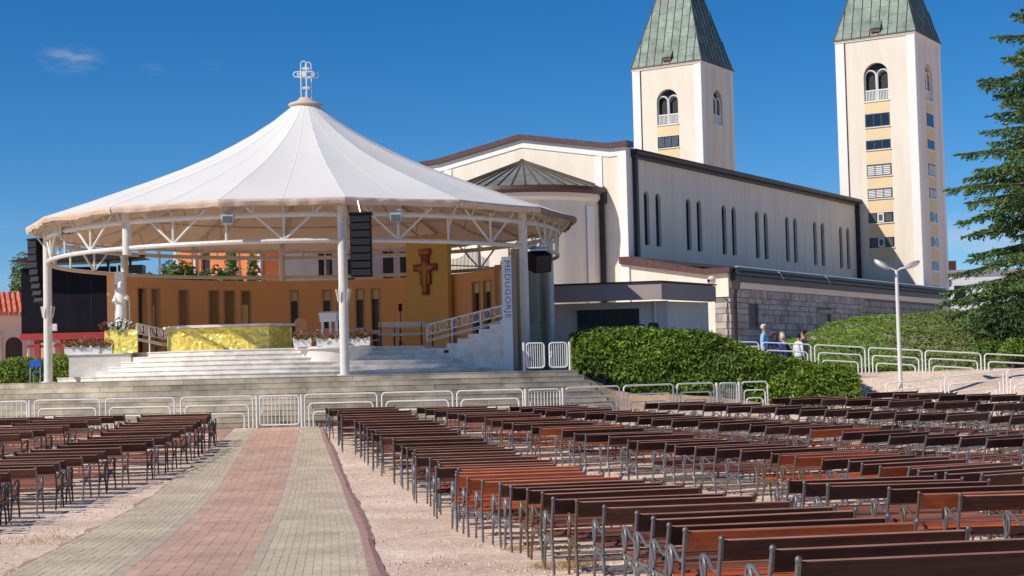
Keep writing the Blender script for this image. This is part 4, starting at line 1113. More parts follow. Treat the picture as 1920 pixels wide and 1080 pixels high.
for dy, dx in ((-.12, -.02), (.12, .13)):
    m_ = [(X0 + dx - .11, Y0 + dy, 13.0), (X0 + dx - .11, Y0 + dy, 14.35)] + [(X0 + dx - .11 * math.cos(t * math.pi / 6), Y0 + dy, 14.35 + .11 * math.sin(t * math.pi / 6)) for t in range(1, 6)] + [(X0 + dx + .11, Y0 + dy, 14.35), (X0 + dx + .11, Y0 + dy, 13.0)]
    part('upright', MB().tube(m_, .019, 6), M['white_paint'], tcz)
    zc = 13.95
    m_ = [(X0 + dx - .3, Y0 + dy, zc - .10), (X0 + dx + .3, Y0 + dy, zc - .10)] + [(X0 + dx + .3 + .1 * math.sin(t * math.pi / 6), Y0 + dy, zc - .1 * math.cos(t * math.pi / 6)) for t in range(1, 6)] + [(X0 + dx + .3, Y0 + dy, zc + .10), (X0 + dx - .3, Y0 + dy, zc + .10)] + [(X0 + dx - .3 - .1 * math.sin(t * math.pi / 6), Y0 + dy, zc + .1 * math.cos(t * math.pi / 6)) for t in range(1, 6)]
    part('crossarm', MB().tube(m_, .019, 6, closed=True), M['white_paint'], tcz)
for z_ in (13.43, 14.18): part('tie_plate', MB().box((X0 + .05, Y0, z_), (.26, .24, .07)), M['white_paint'], tcz)
for x_ in (-.26, -.16, .3, .38): part('tie_plate', MB().box((X0 + x_, Y0, 13.95), (.03, .24, .13)), M['white_paint'], tcz)
part('hub', MB().box((X0 - .0, Y0 - .12, 13.95), (.16, .06, .18)), M['white_paint'], tcz)

# floodlights hung on the ring
for i, (px, py, Y, lb) in enumerate(((427, 411, 51.2, 'grey floodlight under the tent edge above the altar'), (742, 408, 51.9, 'grey floodlight under the tent edge right of the black line array'), (126, 433, 55.6, 'grey floodlight under the tent edge near the left pole'))):
    c = at(px, py, Y); t = thing('floodlight', lb, 'floodlight', tuple(c), 0, 'floodlights under the tent edge')
    part('housing', MB().box(c, (.36, .22, .30), 0, R(-12), ch=.03), M['galvanised'], t); part('lens', MB().box(c + Vector((0, -.125, -.02)), (.29, .02, .22), 0, R(-12)), M['glass_grey'], t)
    part('yoke', MB().tube([c + Vector((-.2, 0, 0)), c + Vector((-.2, 0, .25)), c + Vector((.2, 0, .25)), c + Vector((.2, 0, 0))], .02, 5), M['galvanised'], t); part('hanger', MB().tube([c + Vector((0, 0, .25)), c + Vector((0, .25, .45))], .025, 5), M['galvanised'], t)
c = at(266, 478, 53.2); t = thing('dome_camera', 'small dome camera beside the short hanging post', 'camera', tuple(c))
part('housing', MB().lathe([(0, .14), (.12, .12), (.13, 0), (0, 0)], 12, c), M['truss'], t); part('dome', MB().ball(c + Vector((0, 0, -.01)), .115, 10), M['dark'], t, True)
# line arrays
def line_array(c, n, wd, hh, curve, label, rz=0.0, tilt0=0.0):
    t = thing('line_array', label, 'loudspeaker', tuple(c), 0, 'black loudspeakers hung from the tent')
    z = c.z; y_ = 0.0; ang = tilt0
    part('flybar', MB().box((c.x, c.y, z + .05), (wd * 1.12, .5, .08), rz), M['speaker'], t)
    for i in range(n):
        cab = MB().box((0, 0, 0), (wd, .46, hh * .97), 0, 0, 0, ch=.012); cen = Vector((0, y_, -hh / 2))
        Mx = Matrix.Translation(Vector((c.x, c.y, z))) @ Matrix.Rotation(rz, 4, 'Z') @ Matrix.Translation((0, y_, -hh / 2)) @ Matrix.Rotation(R(-ang), 4, 'X')
        cb_ = part('cabinet', MB().add(cab, Mx), M['speaker'], t)
        part('grille', MB().add(MB().box((0, -.236, 0), (wd * .92, .012, hh * .8)), Mx), M['dark'], cb_)
        z -= hh * math.cos(R(ang)); y_ += hh * math.sin(R(ang)); ang += curve
    part('chain', MB().tube([Vector((c.x, c.y, c.z + .08)), Vector((c.x - .1, c.y + .2, c.z + .5))], .02, 4), M['galvanised'], t)
    return t
c = at(676, 404, 50.9); line_array(c, 8, .66, .245, 0.3, 'tall black line array hanging right of the front pole')
c = at(69, 452, 60.6); line_array(c, 9, .52, .27, 2.2, 'curved black line array hanging left of the leftmost pole', R(-35))
c = at(1011, 472, 56.8); t3 = thing('corner_loudspeaker', 'black box loudspeaker tilted down on a bracket right of the pavilion', 'loudspeaker', tuple(c), 0, 'black loudspeakers hung from the tent')
Mx = Matrix.Translation(c + Vector((0, 0, -.36))) @ Matrix.Rotation(R(28), 4, 'Z') @ Matrix.Rotation(R(18), 4, 'X') @ Matrix.Rotation(R(-6), 4, 'Y')
part('cabinet', MB().add(MB().box((0, 0, 0), (.66, .6, .66), ch=.02), Mx), M['speaker'], t3); part('grille', MB().add(MB().box((0, -.306, 0), (.58, .012, .58)), Mx), M['dark'], t3)
pr_ = pol(59, RT, 6.72)
part('bracket', MB().tube([pr_, pr_ + Vector((.45, -.05, .05)), c + Vector((-.2, 0, .12)), c + Vector((.35, 0, .10))], .05, 6), M['galvanised'], t3)
part('clamp', MB().box(c + Vector((.05, 0, .05)), (.75, .5, .06)), M['galvanised'], t3)

# ================================================================ barriers
ORD = ['first', 'second', 'third', 'fourth', 'fifth', 'sixth', 'seventh', 'eighth', 'ninth', 'tenth', 'eleventh', 'twelfth', 'thirteenth', 'fourteenth', 'fifteenth', 'sixteenth', 'seventeenth', 'eighteenth', 'nineteenth']
TENS = {2: ('twentieth', 'twenty'), 3: ('thirtieth', 'thirty'), 4: ('fortieth', 'forty'), 5: ('fiftieth', 'fifty')}
def ordinal(n):
    if n <= 19: return ORD[n - 1]
    t, u_ = divmod(n, 10); return TENS[t][0] if u_ == 0 else TENS[t][1] + '-' + ORD[u_ - 1]
def hoop_pts(p, q, z0p, z0q, inset, h, rad=.12):
    L_ = math.hypot(q.x - p.x, q.y - p.y); d = Vector(((q.x - p.x) / L_, (q.y - p.y) / L_, 0)); sl = (z0q - z0p) / L_
    P2 = lambda s_, z: (p.x + d.x * s_, p.y + d.y * s_, z0p + sl * s_ + z)
    a, b = inset, L_ - inset; pts = [P2(a, 0), P2(a, h - rad)]
    for k in range(1, 5): t = k * math.pi / 10; pts.append(P2(a + rad - rad * math.cos(t), h - rad + rad * math.sin(t)))
    pts += [P2(a + rad, h), P2(b - rad, h)]
    for k in range(1, 5): t = k * math.pi / 10; pts.append(P2(b - rad + rad * math.sin(t), h - rad + rad * math.cos(t)))
    return pts + [P2(b, h - rad), P2(b, 0)]
def hoop_panel(p, q, zp, zq, label, group, name='hoop_barrier', h=1.0, r=.026):
    t = thing(name, label, 'barrier', ((p.x + q.x) / 2, (p.y + q.y) / 2, min(zp, zq)), 0, group)
    L_ = (q - p).length; st = min(.13, L_ * .09)
    for i, hh in enumerate((h, h * .73, h * .47)):
        if L_ - 2 * i * st > .4: part('hoop', MB().tube(hoop_pts(p, q, zp - .05, zq - .05, i * st + .01, hh + .05), r, 8), M['white_paint'], t, True)
    return t
def gate(p, q, zp, zq, label, h=.98, n=9, posts=(True, True), group='white barred gates'):
    t = thing('barred_gate', label, 'gate', ((p.x + q.x) / 2, (p.y + q.y) / 2, min(zp, zq)), 0, group)
    L_ = math.hypot(q.x - p.x, q.y - p.y); d = Vector(((q.x - p.x) / L_, (q.y - p.y) / L_, 0)); z_ = (zp + zq) / 2
    for ok, c in zip(posts, (p, q)):
        if ok: part('post', MB().tube([(c.x, c.y, z_ - .05), (c.x, c.y, z_ + h + .03)], .045, 8), M['steel_white'], t)
    a, b = p + d * .09, q - d * .09; rad = .1; l2 = L_ - .18
    P2 = lambda s_, z: (a.x + d.x * s_, a.y + d.y * s_, z_ + z)
    pts = []
    for cx, cz, t0 in ((rad, .10 + rad, 180), (l2 - rad, .10 + rad, 270), (l2 - rad, h - rad, 0), (rad, h - rad, 90)):
        for k in range(5): an = R(t0 + k * 22.5); pts.append(P2(cx + rad * math.cos(an), cz + rad * math.sin(an)))
    part('frame', MB().tube(pts, .026, 8, closed=True), M['white_paint'], t, True)
    for i in range(n): s_ = l2 * (i + 1) / (n + 1); part('bar', MB().tube([P2(s_, .11), P2(s_, h - .01)], .0125, 6), M['white_paint'], t)
    part('latch', MB().tube([P2(.02, .42), P2(.07, .48), P2(.07, .58), P2(.02, .64)], .03, 5), M['white_paint'], t)
    return t
def YF(px): return 48.85 + 4.0 * sm(950, 1500, px) + 1.0 * sm(350, -100, px)
def fp(px): p = at(px, 770, YF(px)); return Vector((p.x, p.y, T(p.x, p.y)))
FN = 'front fence before the stage steps'
n_h = 0; n_g = 0
for a, b, kd in ((-70, 56, 'g'), (65, 188, 'h'), (198, 328, 'h'), (339, 475, 'h'), (482, 566, 'g'), (571, 708, 'h'), (716, 850, 'h'), (857, 982, 'h'), (986, 1056, 'g'), (1061, 1163, 'h'), (1170, 1264, 'h'), (1270, 1340, 'h'), (1345, 1387, 'g'), (1391, 1441, 'h')):
    p, q = fp(a), fp(b)
    if kd == 'h':
        n_h += 1; hoop_panel(p, q, p.z, q.z, 'white triple hoop barrier, ' + ordinal(n_h) + ' from the left along the front fence', FN)
    else:
        n_g += 1; gate(p, q, p.z, q.z, ('white barred gate at the left edge of the front fence', 'white barred gate at the head of the paved path', 'white barred gate in front of the right concrete steps', 'narrow white barred gate near the right end of the front fence')[n_g - 1], n=11 if n_g == 1 else 9)
a, b, c = at(983, 690, 53.3), at(1026, 690, 53.4), at(1069, 690, 53.5)
gate(a, b, ZP, ZP, 'left leaf of the white double gate beside the hedge', n=7, posts=(True, False), h=.92)
gate(b, c, ZP, ZP, 'right leaf of the white double gate beside the hedge', n=7, posts=(False, True), h=.92)

# ================================================================ ramp on the right
def RY(px): return 56.6
def rz_up(px): return tab([(1370, 2.2), (1475, 2.08), (1790, 1.62), (2050, 1.25)], px)
hn = 0
for a, b in ((1340, 1424), (1430, 1522), (1528, 1623), (1629, 1730), (1735, 1840), (1846, 1952)):
    p, q = at(a, 680, 57.2), at(b, 680, 57.2); hn += 1
    hoop_panel(p, q, rz_up(a), rz_up(b), 'white triple hoop barrier on the ramp, ' + ordinal(hn) + ' from the left below the bank', 'ramp barriers', h=1.02)
rwl = thing('ramp_retaining_wall', 'pale concrete retaining wall of the ramp right of the hedge', 'wall', tuple(at(1700, 740, 56.5)))
p, q = at(1560, 720, 56.6), at(2050, 720, 56.6)
m_ = MB().prism([(p.x, 0), (q.x, 0), (q.x, 1.22), (at(1790, 700, 56.6).x, 1.60), (p.x, 1.98)], 'y', 56.5, 56.8)
part('wall', m_, M['ramp_concrete'], rwl)
s_ = at(1791, 720, 56.5); part('downpipe', MB().tube([(s_.x, 56.44, .4), (s_.x, 56.44, 1.57)], .05, 8), M['galvanised'], rwl)
for px in (1640, 1720, 1850): xq = at(px, 720, 56.5).x; part('joint', MB().bx(xq - .008, xq + .008, 56.49, 56.498, .5, 1.5), M['concrete_dark'], rwl)
rd = MB(); 
for i in range(40):
    x = p.x - 6 + i * .6; px_ = 960 + x / 56.6 * 3000
    rd.v += [(x, 56.8, rz_up(px_) - .02), (x, 60.2, rz_up(px_) + .1)]
for i in range(39): rd.f.append((2 * i, 2 * i + 2, 2 * i + 3, 2 * i + 1))
struct('ramp_path', rd, M['ramp_concrete'])
hn = 0
for a, b in ((1662, 1766), (1772, 1883), (1889, 1990)):
    p, q = at(a, 740, 54.0), at(b, 740, 54.3); hn += 1
    za, zb_ = tab([(1662, .62), (1883, .95), (2000, 1.12)], a), tab([(1662, .62), (1883, .95), (2000, 1.12)], b)
    hoop_panel(p, q, za, zb_, 'white triple hoop barrier leaning up the front slope, ' + ordinal(hn) + ' right of the lamp post', 'lower slope barriers')
fs = MB(); x0_ = at(1600, 740, 53.6).x
for i in range(24):
    x = x0_ + i * .5; px_ = 960 + x / 54 * 3000; z_ = tab([(1600, .56), (1662, .62), (1883, .95), (2000, 1.12), (2300, 1.2)], px_)
    fs.v += [(x, 53.5, z_ - .1), (x, 56.5, z_ + .05)]
for i in range(23): fs.f.append((2 * i, 2 * i + 2, 2 * i + 3, 2 * i + 1))
struct('front_slope', fs, M['ramp_concrete'])
# lamp post
b_ = at(1690, 760, 54.2); tz = at(1684, 506, 54.2)
lamp = thing('street_lamp', 'white double headed street lamp behind the rightmost benches', 'street lamp', (b_.x, b_.y, T(b_.x, b_.y)))
part('pole', MB().tube([(b_.x, b_.y, T(b_.x, b_.y)), (b_.x, b_.y, 3.0), (b_.x, b_.y, tz.z - .25), (b_.x, b_.y, tz.z)], [.078, .07, .058, .05], 12), M['steel_white'], lamp, True)
part('base', MB().tube([(b_.x, b_.y, T(b_.x, b_.y)), (b_.x, b_.y, T(b_.x, b_.y) + .3)], .14, 12), M['steel_white'], lamp)
for s_, hp_ in ((-1, (-.44, -.1, .15)), (1, (.46, -.1, .13))):
    h_ = Vector((b_.x, b_.y, tz.z)) + Vector(hp_)
    part('arm', MB().tube([(b_.x, b_.y, tz.z - .05), (b_.x + s_ * .12, b_.y, tz.z + .03), tuple(h_)], .03, 6), M['steel_white'], lamp)
    Mx = Matrix.Translation(h_) @ Matrix.Rotation(R(20 * s_), 4, 'Z') @ Matrix.Rotation(R(33 if s_ < 0 else -22), 4, 'Y') @ Matrix.Rotation(R(-14), 4, 'X')
    hd_ = part('lamp_head', MB().add(MB().ball((s_ * .08, 0, 0), .26, 12, (1.25, .55, .36)), Mx), M['galvanised'], lamp, True)
    part('lamp_lens', MB().add(MB().ball((s_ * .10, -.02, -.035), .22, 12, (1.15, .55, .34)), Mx), M['lamp_glass'], hd_, True)

# ================================================================ vegetation
def leafquad(m_, p, n, s_, fold=.25, elong=1.6):
    n = (n + Vector((random.uniform(-.8, .8), random.uniform(-.8, .8), random.uniform(-.5, .9)))).normalized()
    u_ = n.orthogonal().normalized(); u_ = (Matrix.Rotation(random.uniform(0, 6.28), 3, n) @ u_); v_ = n.cross(u_)
    a = p - u_ * s_ * elong; b = p + u_ * s_ * elong; c = p + v_ * s_ * .6 + n * s_ * fold; d = p - v_ * s_ * .6 + n * s_ * fold
    m_.quad(a, d, b, c)
def lump(x, y, f, s): return math.sin(x * f + s) * math.sin(y * f * 1.13 + s * 1.7) + .5 * math.sin(x * f * 2.3 + s * 3 + y * f * 1.9)
# big clipped hedge between stage and ramp
TOPH = [(2.05, 3.40), (2.7, 3.56), (3.3, 3.50), (3.9, 3.60), (4.6, 3.50), (5.2, 3.52), (6.0, 3.40), (6.7, 3.36), (7.8, 2.96), (9.0, 2.48), (10.0, 2.30), (10.5, 2.12), (11.0, 2.12), (11.75, 1.9)]
BOTH = [(2.05, 2.30), (2.9, 2.10), (3.6, 1.70), (4.4, 1.45), (6.6, 1.40), (8.0, 1.05), (9.4, .75), (11.75, .55)]
def HY(x): return 0.0
def hedge_surf(x, v_):
    zt_, zb_ = tab(TOPH, x), tab(BOTH, x)
    if v_ < .62:
        t = v_ / .62; y = 54.3 + HY(x) + 1.1 * t ** 1.6; z = zb_ + (zt_ - zb_) * (1 - (1 - t) ** 1.7)
    else:
        t = (v_ - .62) / .38; y = 55.4 + HY(x) + 1.35 * t; z = zt_ - .15 * t * t
    k = lump(x, z + y, 2.1, .6) * .11 + lump(x, z * 2 + y, 5.0, 2.6) * .075 + lump(x * 1.3, z * 3 + y, 9.0, .9) * .03
    return Vector((x, y - k * (1 if v_ < .62 else 0), z + k * (.5 if v_ < .8 else 0)))
hedge = thing('ivy_hedge', 'broad clipped green hedge sloping down between the stage gate and the ramp', 'hedge', (6.5, 55, .8))
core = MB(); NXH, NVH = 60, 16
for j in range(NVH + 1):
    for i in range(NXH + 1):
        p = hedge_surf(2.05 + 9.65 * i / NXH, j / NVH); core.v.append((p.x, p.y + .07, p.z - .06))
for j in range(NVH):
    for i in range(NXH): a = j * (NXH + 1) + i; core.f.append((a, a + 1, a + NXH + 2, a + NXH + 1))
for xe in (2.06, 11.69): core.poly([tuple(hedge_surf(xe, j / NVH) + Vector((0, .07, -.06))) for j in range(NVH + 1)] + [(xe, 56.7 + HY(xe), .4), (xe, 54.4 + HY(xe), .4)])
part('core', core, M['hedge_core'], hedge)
lf = MB(); lo_ = MB()
for i in range(42000):
    x = random.uniform(2.0, 11.75); v_ = random.random() ** .9; p = hedge_surf(x, v_); q = hedge_surf(x, min(1, v_ + .02)); r_ = hedge_surf(x + .05, v_)
    n = (r_ - p).cross(q - p); n = n.normalized() if n.length > 1e-9 else Vector((0, -1, 0))
    if n.y > 0 and n.z < .3: n = -n
    dry = lump(x, p.z * 1.4, .9, 4.2) > .72 or (x < 3.6 and v_ < .2)
    leafquad(lo_ if dry and random.random() < .75 else lf, p + n * (random.uniform(-.08, .06) + (.20 * random.random() ** 3)), n, random.choice((random.uniform(.024, .05), random.uniform(.04, .08))))
for xe, sg in ((2.03, -1), (11.72, 1)):
    for i in range(1600):
        j = random.random(); p = hedge_surf(xe, j); z0 = tab(BOTH, xe); p = Vector((xe + sg * random.uniform(-.03, .08), random.uniform(54.4, 56.6) + HY(xe), random.uniform(z0 - .2, tab(TOPH, xe)))); leafquad(lf, p, Vector((sg, 0, .2)), random.uniform(.03, .058))
tw = MB()
for i in range(1500):
    x = random.uniform(2.1, 11.6); v_ = random.uniform(.05, .95); p = hedge_surf(x, v_); d = Vector((random.gauss(0, .6), -.6 + v_ * .5, random.uniform(.2, 1.2))).normalized(); l = random.uniform(.08, .22)
    tw.tube([p - d * .05, p + d * l], [.006, .003], 3); 
    for k in range(3): leafquad(lf, p + d * l * random.uniform(.5, 1.05), d, random.uniform(.025, .045))
part('twigs', tw, M['twig'], hedge)
part('foliage', lf, M['leaf'], hedge); part('dry_foliage', lo_, M['leaf_olive'], hedge)
# bare soil bank under the hedge
sb = MB(); 
for j in range(9):
    for i in range(50):
        x = 2.2 + 7.4 * i / 49; t = j / 8; y0 = tab([(2.2, 53.4), (3.5, 51.5), (4.4, 51.2), (9.6, 51.2)], x); y = y0 + (55.4 + HY(x) - y0) * t
        zz = tab([(2.2, 2.12), (3.5, .86), (4.2, .74), (9.6, .74)], x) + tab([(2.2, .2), (3.6, .95), (6.5, .80), (9.6, .2)], x) * (t ** .8); sb.v.append((x, y, zz + .03 * lump(x, y, 3, 1)))
for j in range(8):
    for i in range(49): a = j * 50 + i; sb.f.append((a, a + 1, a + 51, a + 50))
struct('soil_bank', sb, M['soil'], True)
stw = MB()
for i in range(2600):
    x = random.uniform(2.6, 8.6); y = random.uniform(53.4, 54.7) + HY(x); z = tab(BOTH, x) - .18 - .45 * (54.7 + HY(x) - y) * .8
    t = random.uniform(0, 6.3); l = random.uniform(.05, .14); stw.poly([(x - .006, y, z), (x + .006, y, z), (x + l * math.cos(t), y - .05, z + random.uniform(.02, .12))])
struct('dry_weeds', stw, M['straw'], kind='stuff')
lw = MB().prism([(50.8, .5), (50.8, 1.0), (51.05, 1.0), (51.05, .5)], 'x', 4.2, 8.6)
tag(struct('low_kerb_wall', lw, M['ramp_concrete']), 'low pale concrete kerb wall behind the right fence panels', 'wall')
del bpy.data.objects['low_kerb_wall']['kind']

# ivy bank climbing from the ramp to the church
def bank_z(x, y):
    px = 960 + x / y * 3000
    hgt = tab([(1380, 1.9), (1480, 3.0), (1530, 3.6), (1600, 4.15), (1700, 4.5), (1780, 4.75), (1900, 5.0), (2100, 5.3)], px)
    z = rz_up(960 + x / 58 * 3000) + .15 + (hgt - 1.6) * sm(58.5, 80, y) ** .8
    return z + .16 * lump(x, y, .8, 1.0) * sm(59, 63, y) + .08 * lump(x, y, 2.2, .3)
bk = MB(); BX, BY = 70, 40
for j in range(BY + 1):
    for i in range(BX + 1):
        y = 59.3 + 24 * (j / BY) ** 1.25; x = (8.8 + 17 * i / BX) * (y / 59.3) ** .75 + .6; bk.v.append((x, y, bank_z(x, y)))
for j in range(BY):
    for i in range(BX): a = j * (BX + 1) + i; bk.f.append((a, a + 1, a + BX + 2, a + BX + 1))
struct('bank', bk, M['earth'], True)
bl1, bl2 = MB(), MB()
for i in range(52000):
    y = 59.3 + 23.5 * random.random() ** 1.5; x = (8.7 + 14.5 * random.random()) * (y / 59.3) ** .75 + .6
    z = bank_z(x, y); dens = lump(x, y, .7, 2.2)
    n = Vector((0, -.6, .8)); s_ = random.uniform(.04, .085); px = 960 + x / y * 3000
    br = px < 1690 + 40 * math.sin(y) and dens > -.5
    leafquad(bl1 if br and random.random() < .8 else bl2, Vector((x, y, z + random.uniform(.0, .16 + .12 * max(0, dens)))), n, s_)
struct('bank_ivy', bl1, M['leaf'], kind='stuff'); struct('bank_ground_cover', bl2, M['leaf_olive'], kind='stuff')

def bush(name, label, c, rad, n, mat, cat='bush', s_=(.05, .1), blobs=7, trunk=True, group=None):
    t = thing(name, label, cat, (c[0], c[1], c[2]), 0, group); m_ = MB()
    bl = [(Vector((random.gauss(0, .45) * rad[0], random.gauss(0, .4) * rad[1], rad[2] * random.uniform(.35, 1.0))), random.uniform(.4, .75)) for _ in range(blobs)]
    for i in range(n):
        o_, k = random.choice(bl); d = Vector((random.gauss(0, 1), random.gauss(0, 1), random.gauss(0, 1))).normalized(); rr = random.random() ** .35
        p = Vector(c) + o_ + Vector((d.x * rad[0] * k * .6, d.y * rad[1] * k * .6, d.z * rad[2] * k * .5)) * rr
        if p.z < c[2]: p.z = c[2] + random.random() * .2
        leafquad(m_, p, d, random.uniform(*s_))
    part('crown', m_, M[mat], t)
    if trunk:
        tr = MB(); 
        for o_, k in bl[:5]: tr.tube([Vector(c), Vector(c) + Vector((o_.x * .3, o_.y * .3, o_.z * .5)), Vector(c) + o_], [.09 * rad[2] / 2, .06 * rad[2] / 2, .02], 6)
        part('trunk', tr, M['bark'], t)
    return t
# low hedge left of the stage
lh = thing('low_hedge', 'low dark green hedge left of the leftmost tent pole', 'hedge', (-19, 63, 1.0))
c0, c1 = at(-60, 690, 63.5), at(140, 690, 63.0); core = MB(); lv = MB()
def lh_z(x): return 3.15 + .10 * math.sin(x * 3.1) + .25 * sm(c0.x + 1.5, c0.x + 2.6, x) * .6 - .16 * sm(c0.x + 1.2, c0.x - .5, x)
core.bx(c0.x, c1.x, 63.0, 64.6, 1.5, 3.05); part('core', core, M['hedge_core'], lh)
for i in range(9000):
    x = random.uniform(c0.x - .1, c1.x + .05); f_ = random.random(); zt_ = lh_z(x)
    if f_ < .65: p = Vector((x, 62.9 + .14 * lump(x, zt_ * f_, 3, 1), random.uniform(1.9, zt_))); n = Vector((0, -1, .2))
    else: p = Vector((x, random.uniform(62.9, 64.6), zt_ + random.uniform(-.08, .06))); n = Vector((0, -.2, 1))
    leafquad(lv, p, n, random.uniform(.03, .06))
part('foliage', lv, M['leaf'], lh)
c = at(66, 683, 62.3)
bc = thing('blue_chair', 'blue plastic chair in front of the low hedge', 'chair', (c.x, c.y, ZP))
part('backrest', MB().box((c.x, c.y, c.z + .02), (.44, .05, .28), 0, R(-8), ch=.02), M['plastic_blue'], bc); part('seat', MB().box((c.x, c.y + .22, c.z - .32), (.44, .42, .04)), M['plastic_blue'], bc)
for sx_ in (-1, 1):
    part('leg', MB().tube([(c.x + sx_ * .19, c.y, c.z), (c.x + sx_ * .2, c.y - .02, ZP)], .014, 5), M['galvanised'], bc); part('leg', MB().tube([(c.x + sx_ * .19, c.y + .4, c.z - .33), (c.x + sx_ * .2, c.y + .42, ZP)], .014, 5), M['galvanised'], bc)

# trees
c = at(372, 600, 80); bush('broadleaf_tree', 'bushy green tree showing above the stage wall', (c.x, c.y, 2.8), (3.0, 2.0, 4.3), 15000, 'leaf_tree', 'tree', (.07, .14), 14)
c = at(452, 600, 82); bush('young_tree', 'small yellowish tree right of the bushy tree above the stage wall', (c.x, c.y, 2.8), (.9, .9, 5.6), 2400, 'leaf_olive', 'tree', (.06, .11), 9)
c = at(10, 600, 125); bush('broadleaf_tree', 'distant tree above the red tiled roof at the left edge', (c.x, c.y, 2.8), (3.2, 3, 7.6), 6000, 'leaf_tree', 'tree', (.08, .16), 9)
# cedar
def cedar(px, Y, zb_, zt_):
    b = at(px, 600, Y); t = thing('cedar_tree', 'tall dark cedar with layered drooping branches at the right edge', 'tree', (b.x, b.y, zb_))
    part('trunk', MB().tube([(b.x, b.y, zb_ - .3), (b.x + .1, b.y, zb_ + 5), (b.x, b.y, zb_ + 10), (b.x, b.y, zt_)], [.34, .26, .16, .03], 10), M['bark'], t, True)
    limbs = MB(); nd = MB(); nb = 320
    for k in range(nb):
        f_ = ((k + random.random()) / nb) ** 1.6; z = zb_ + .3 + (zt_ - zb_ - .6) * f_
        L_ = tab([(3, 3.6), (5, 5.0), (9, 5.05), (11, 4.2), (13.5, 3.3), (15, 2.3), (16.5, 2.2), (22, .5)], z) * random.choice((.45, .6, .72, .85, .95, 1.03))
        az = k * 2.39996 + random.uniform(-.4, .4)
        d = Vector((math.cos(az), math.sin(az), 0)); side = Vector((-d.y, d.x, 0)); n = 7; pts = []
        lift = random.uniform(.05, .22)
        for i in range(n + 1):
            s_ = i / n; pts.append(Vector((b.x, b.y, z)) + d * (L_ * s_) + Vector((0, 0, L_ * (lift * s_ - .34 * s_ * s_ * (1 - f_ * .5) + .10 * s_ ** 3))) + side * (.12 * L_ * math.sin(s_ * 2 + k)))
        limbs.tube(pts, [.055 * (1 - .85 * i / n) * (L_ / 4 + .3) for i in range(n + 1)], 5)
        nt_ = int(L_ * 11) + 8
        for q in range(nt_):
            s_ = .18 + .82 * (q + random.random()) / nt_; i = min(n - 1, int(s_ * n)); fr = s_ * n - i; p = pts[i].lerp(pts[i + 1], fr)
            sg = 1 if q % 2 else -1; tl = (.22 + .75 * (1 - s_) * L_ / 4 + .12) * random.uniform(.6, 1.2)
            td = (d * random.uniform(.55, 1.0) + side * sg * random.uniform(.4, 1.0) + Vector((0, 0, random.uniform(-.75, .15)))).normalized()
            if q >= nt_ - 2: td = d
            m_n = int(12 + tl * 18)
            for j in range(m_n):
                u_ = random.random(); c_ = p + td * (tl * u_) + Vector((0, 0, -.16 * u_ * u_ * tl - abs(random.gauss(0, .035)))) + side * random.gauss(0, .025)
                ax = (td + Vector((random.gauss(0, .55), random.gauss(0, .55), random.gauss(-.12, .4)))).normalized(); wv = ax.orthogonal().normalized(); wv = Matrix.Rotation(random.uniform(0, 3.1), 3, ax) @ wv
                l = random.uniform(.09, .19); w_ = random.uniform(.02, .036); nd.quad(c_ - ax * l * .3, c_ + wv * w_ + ax * l * .3, c_ + ax * l, c_ - wv * w_ + ax * l * .3)
    part('branches', limbs, M['bark'], t); part('needles', nd, M['needle'], t)
    return t
cedar(2002, 66, 3.0, 22.0)
c = at(1905, 660, 62); bush('dark_shrub', 'dark shrub under the cedar at the right edge', (c.x, c.y, 2.5), (1.6, 1.3, 1.9), 3800, 'leaf_dark', 'bush', (.04, .08), 8)
c = at(1880, 690, 60); bush('leafy_shrub', 'leafy green shrub behind the ramp barriers at the right edge', (c.x + .4, c.y, 1.75), (1.3, .8, 1.1), 3200, 'leaf', 'bush', (.04, .075), 7)

# ================================================================ far buildings
bo = thing('brick_building', 'orange and lilac building seen above the stage wall', 'building', tuple(at(490, 560, 112))[:2] + (2.5,))
c = at(489, 500, 110); l = at(335, 500, 113); r_ = at(900, 500, 128)
V0 = lambda v_: Vector((v_.x, v_.y, 0))
part('wall', wallseg(MB(), V0(l), V0(c), 2, 13.2, .4), M['brick_orange'], bo); part('wall', wallseg(MB(), V0(c), V0(r_), 2, 13.2, .4), M['lilac_wall'], bo)
cc = at(524, 500, 111)
part('wall_return', wallseg(MB(), V0(c) + Vector((.3, 0, 0)), V0(cc), 2, 13.1, .3, .05), M['brick_orange'], bo)
for px, w_ in ((332, 10), (366, 4), (487, 6)):
    p = at(px, 500, 112 if px < 400 else 110); part('white_pier', MB().bx(p.x - w_ / 60, p.x + w_ / 60, p.y - .35, p.y - .05, 2, 13.25), M['trim_white'], bo)
for zz in (8.35, 12.0): part('floor_band', wallseg(MB(), V0(l), V0(c), zz, zz + .55, .1, .12), M['trim_white'], bo)
part('floor_band', wallseg(MB(), V0(c), V0(r_), 8.2, 8.6, .1, .1), M['lilac_wall'], bo)
def on_line(px, a, b):
    best = min(range(400), key=lambda i: abs(960 + 3000 * ((a + (b - a) * (i / 400)).x / (a + (b - a) * (i / 400)).y) - px - 3)); return V0(a + (b - a) * (best / 400))
for x0, x1, z0, z1, a, b in ((378, 390, 9.4, 11.2, l, c), (425, 440, 10.0, 11.3, l, c), (594, 620, 9.5, 11.15, c, r_), (648, 662, 9.2, 11.2, c, r_), (716, 735, 9.5, 11.6, c, r_), (748, 764, 9.4, 11.6, c, r_), (800, 830, 9.4, 11.6, c, r_)):
    p, q = on_line(x0, a, b), on_line(x1, a, b)
    wv = part('window', wallseg(MB(), p, q, z0, z1, .05, .03), M['dark'], bo); part('frame', wallseg(MB(), p, q, z0 - .1, z0 - .01, .1, .1), M['trim_white'], wv)
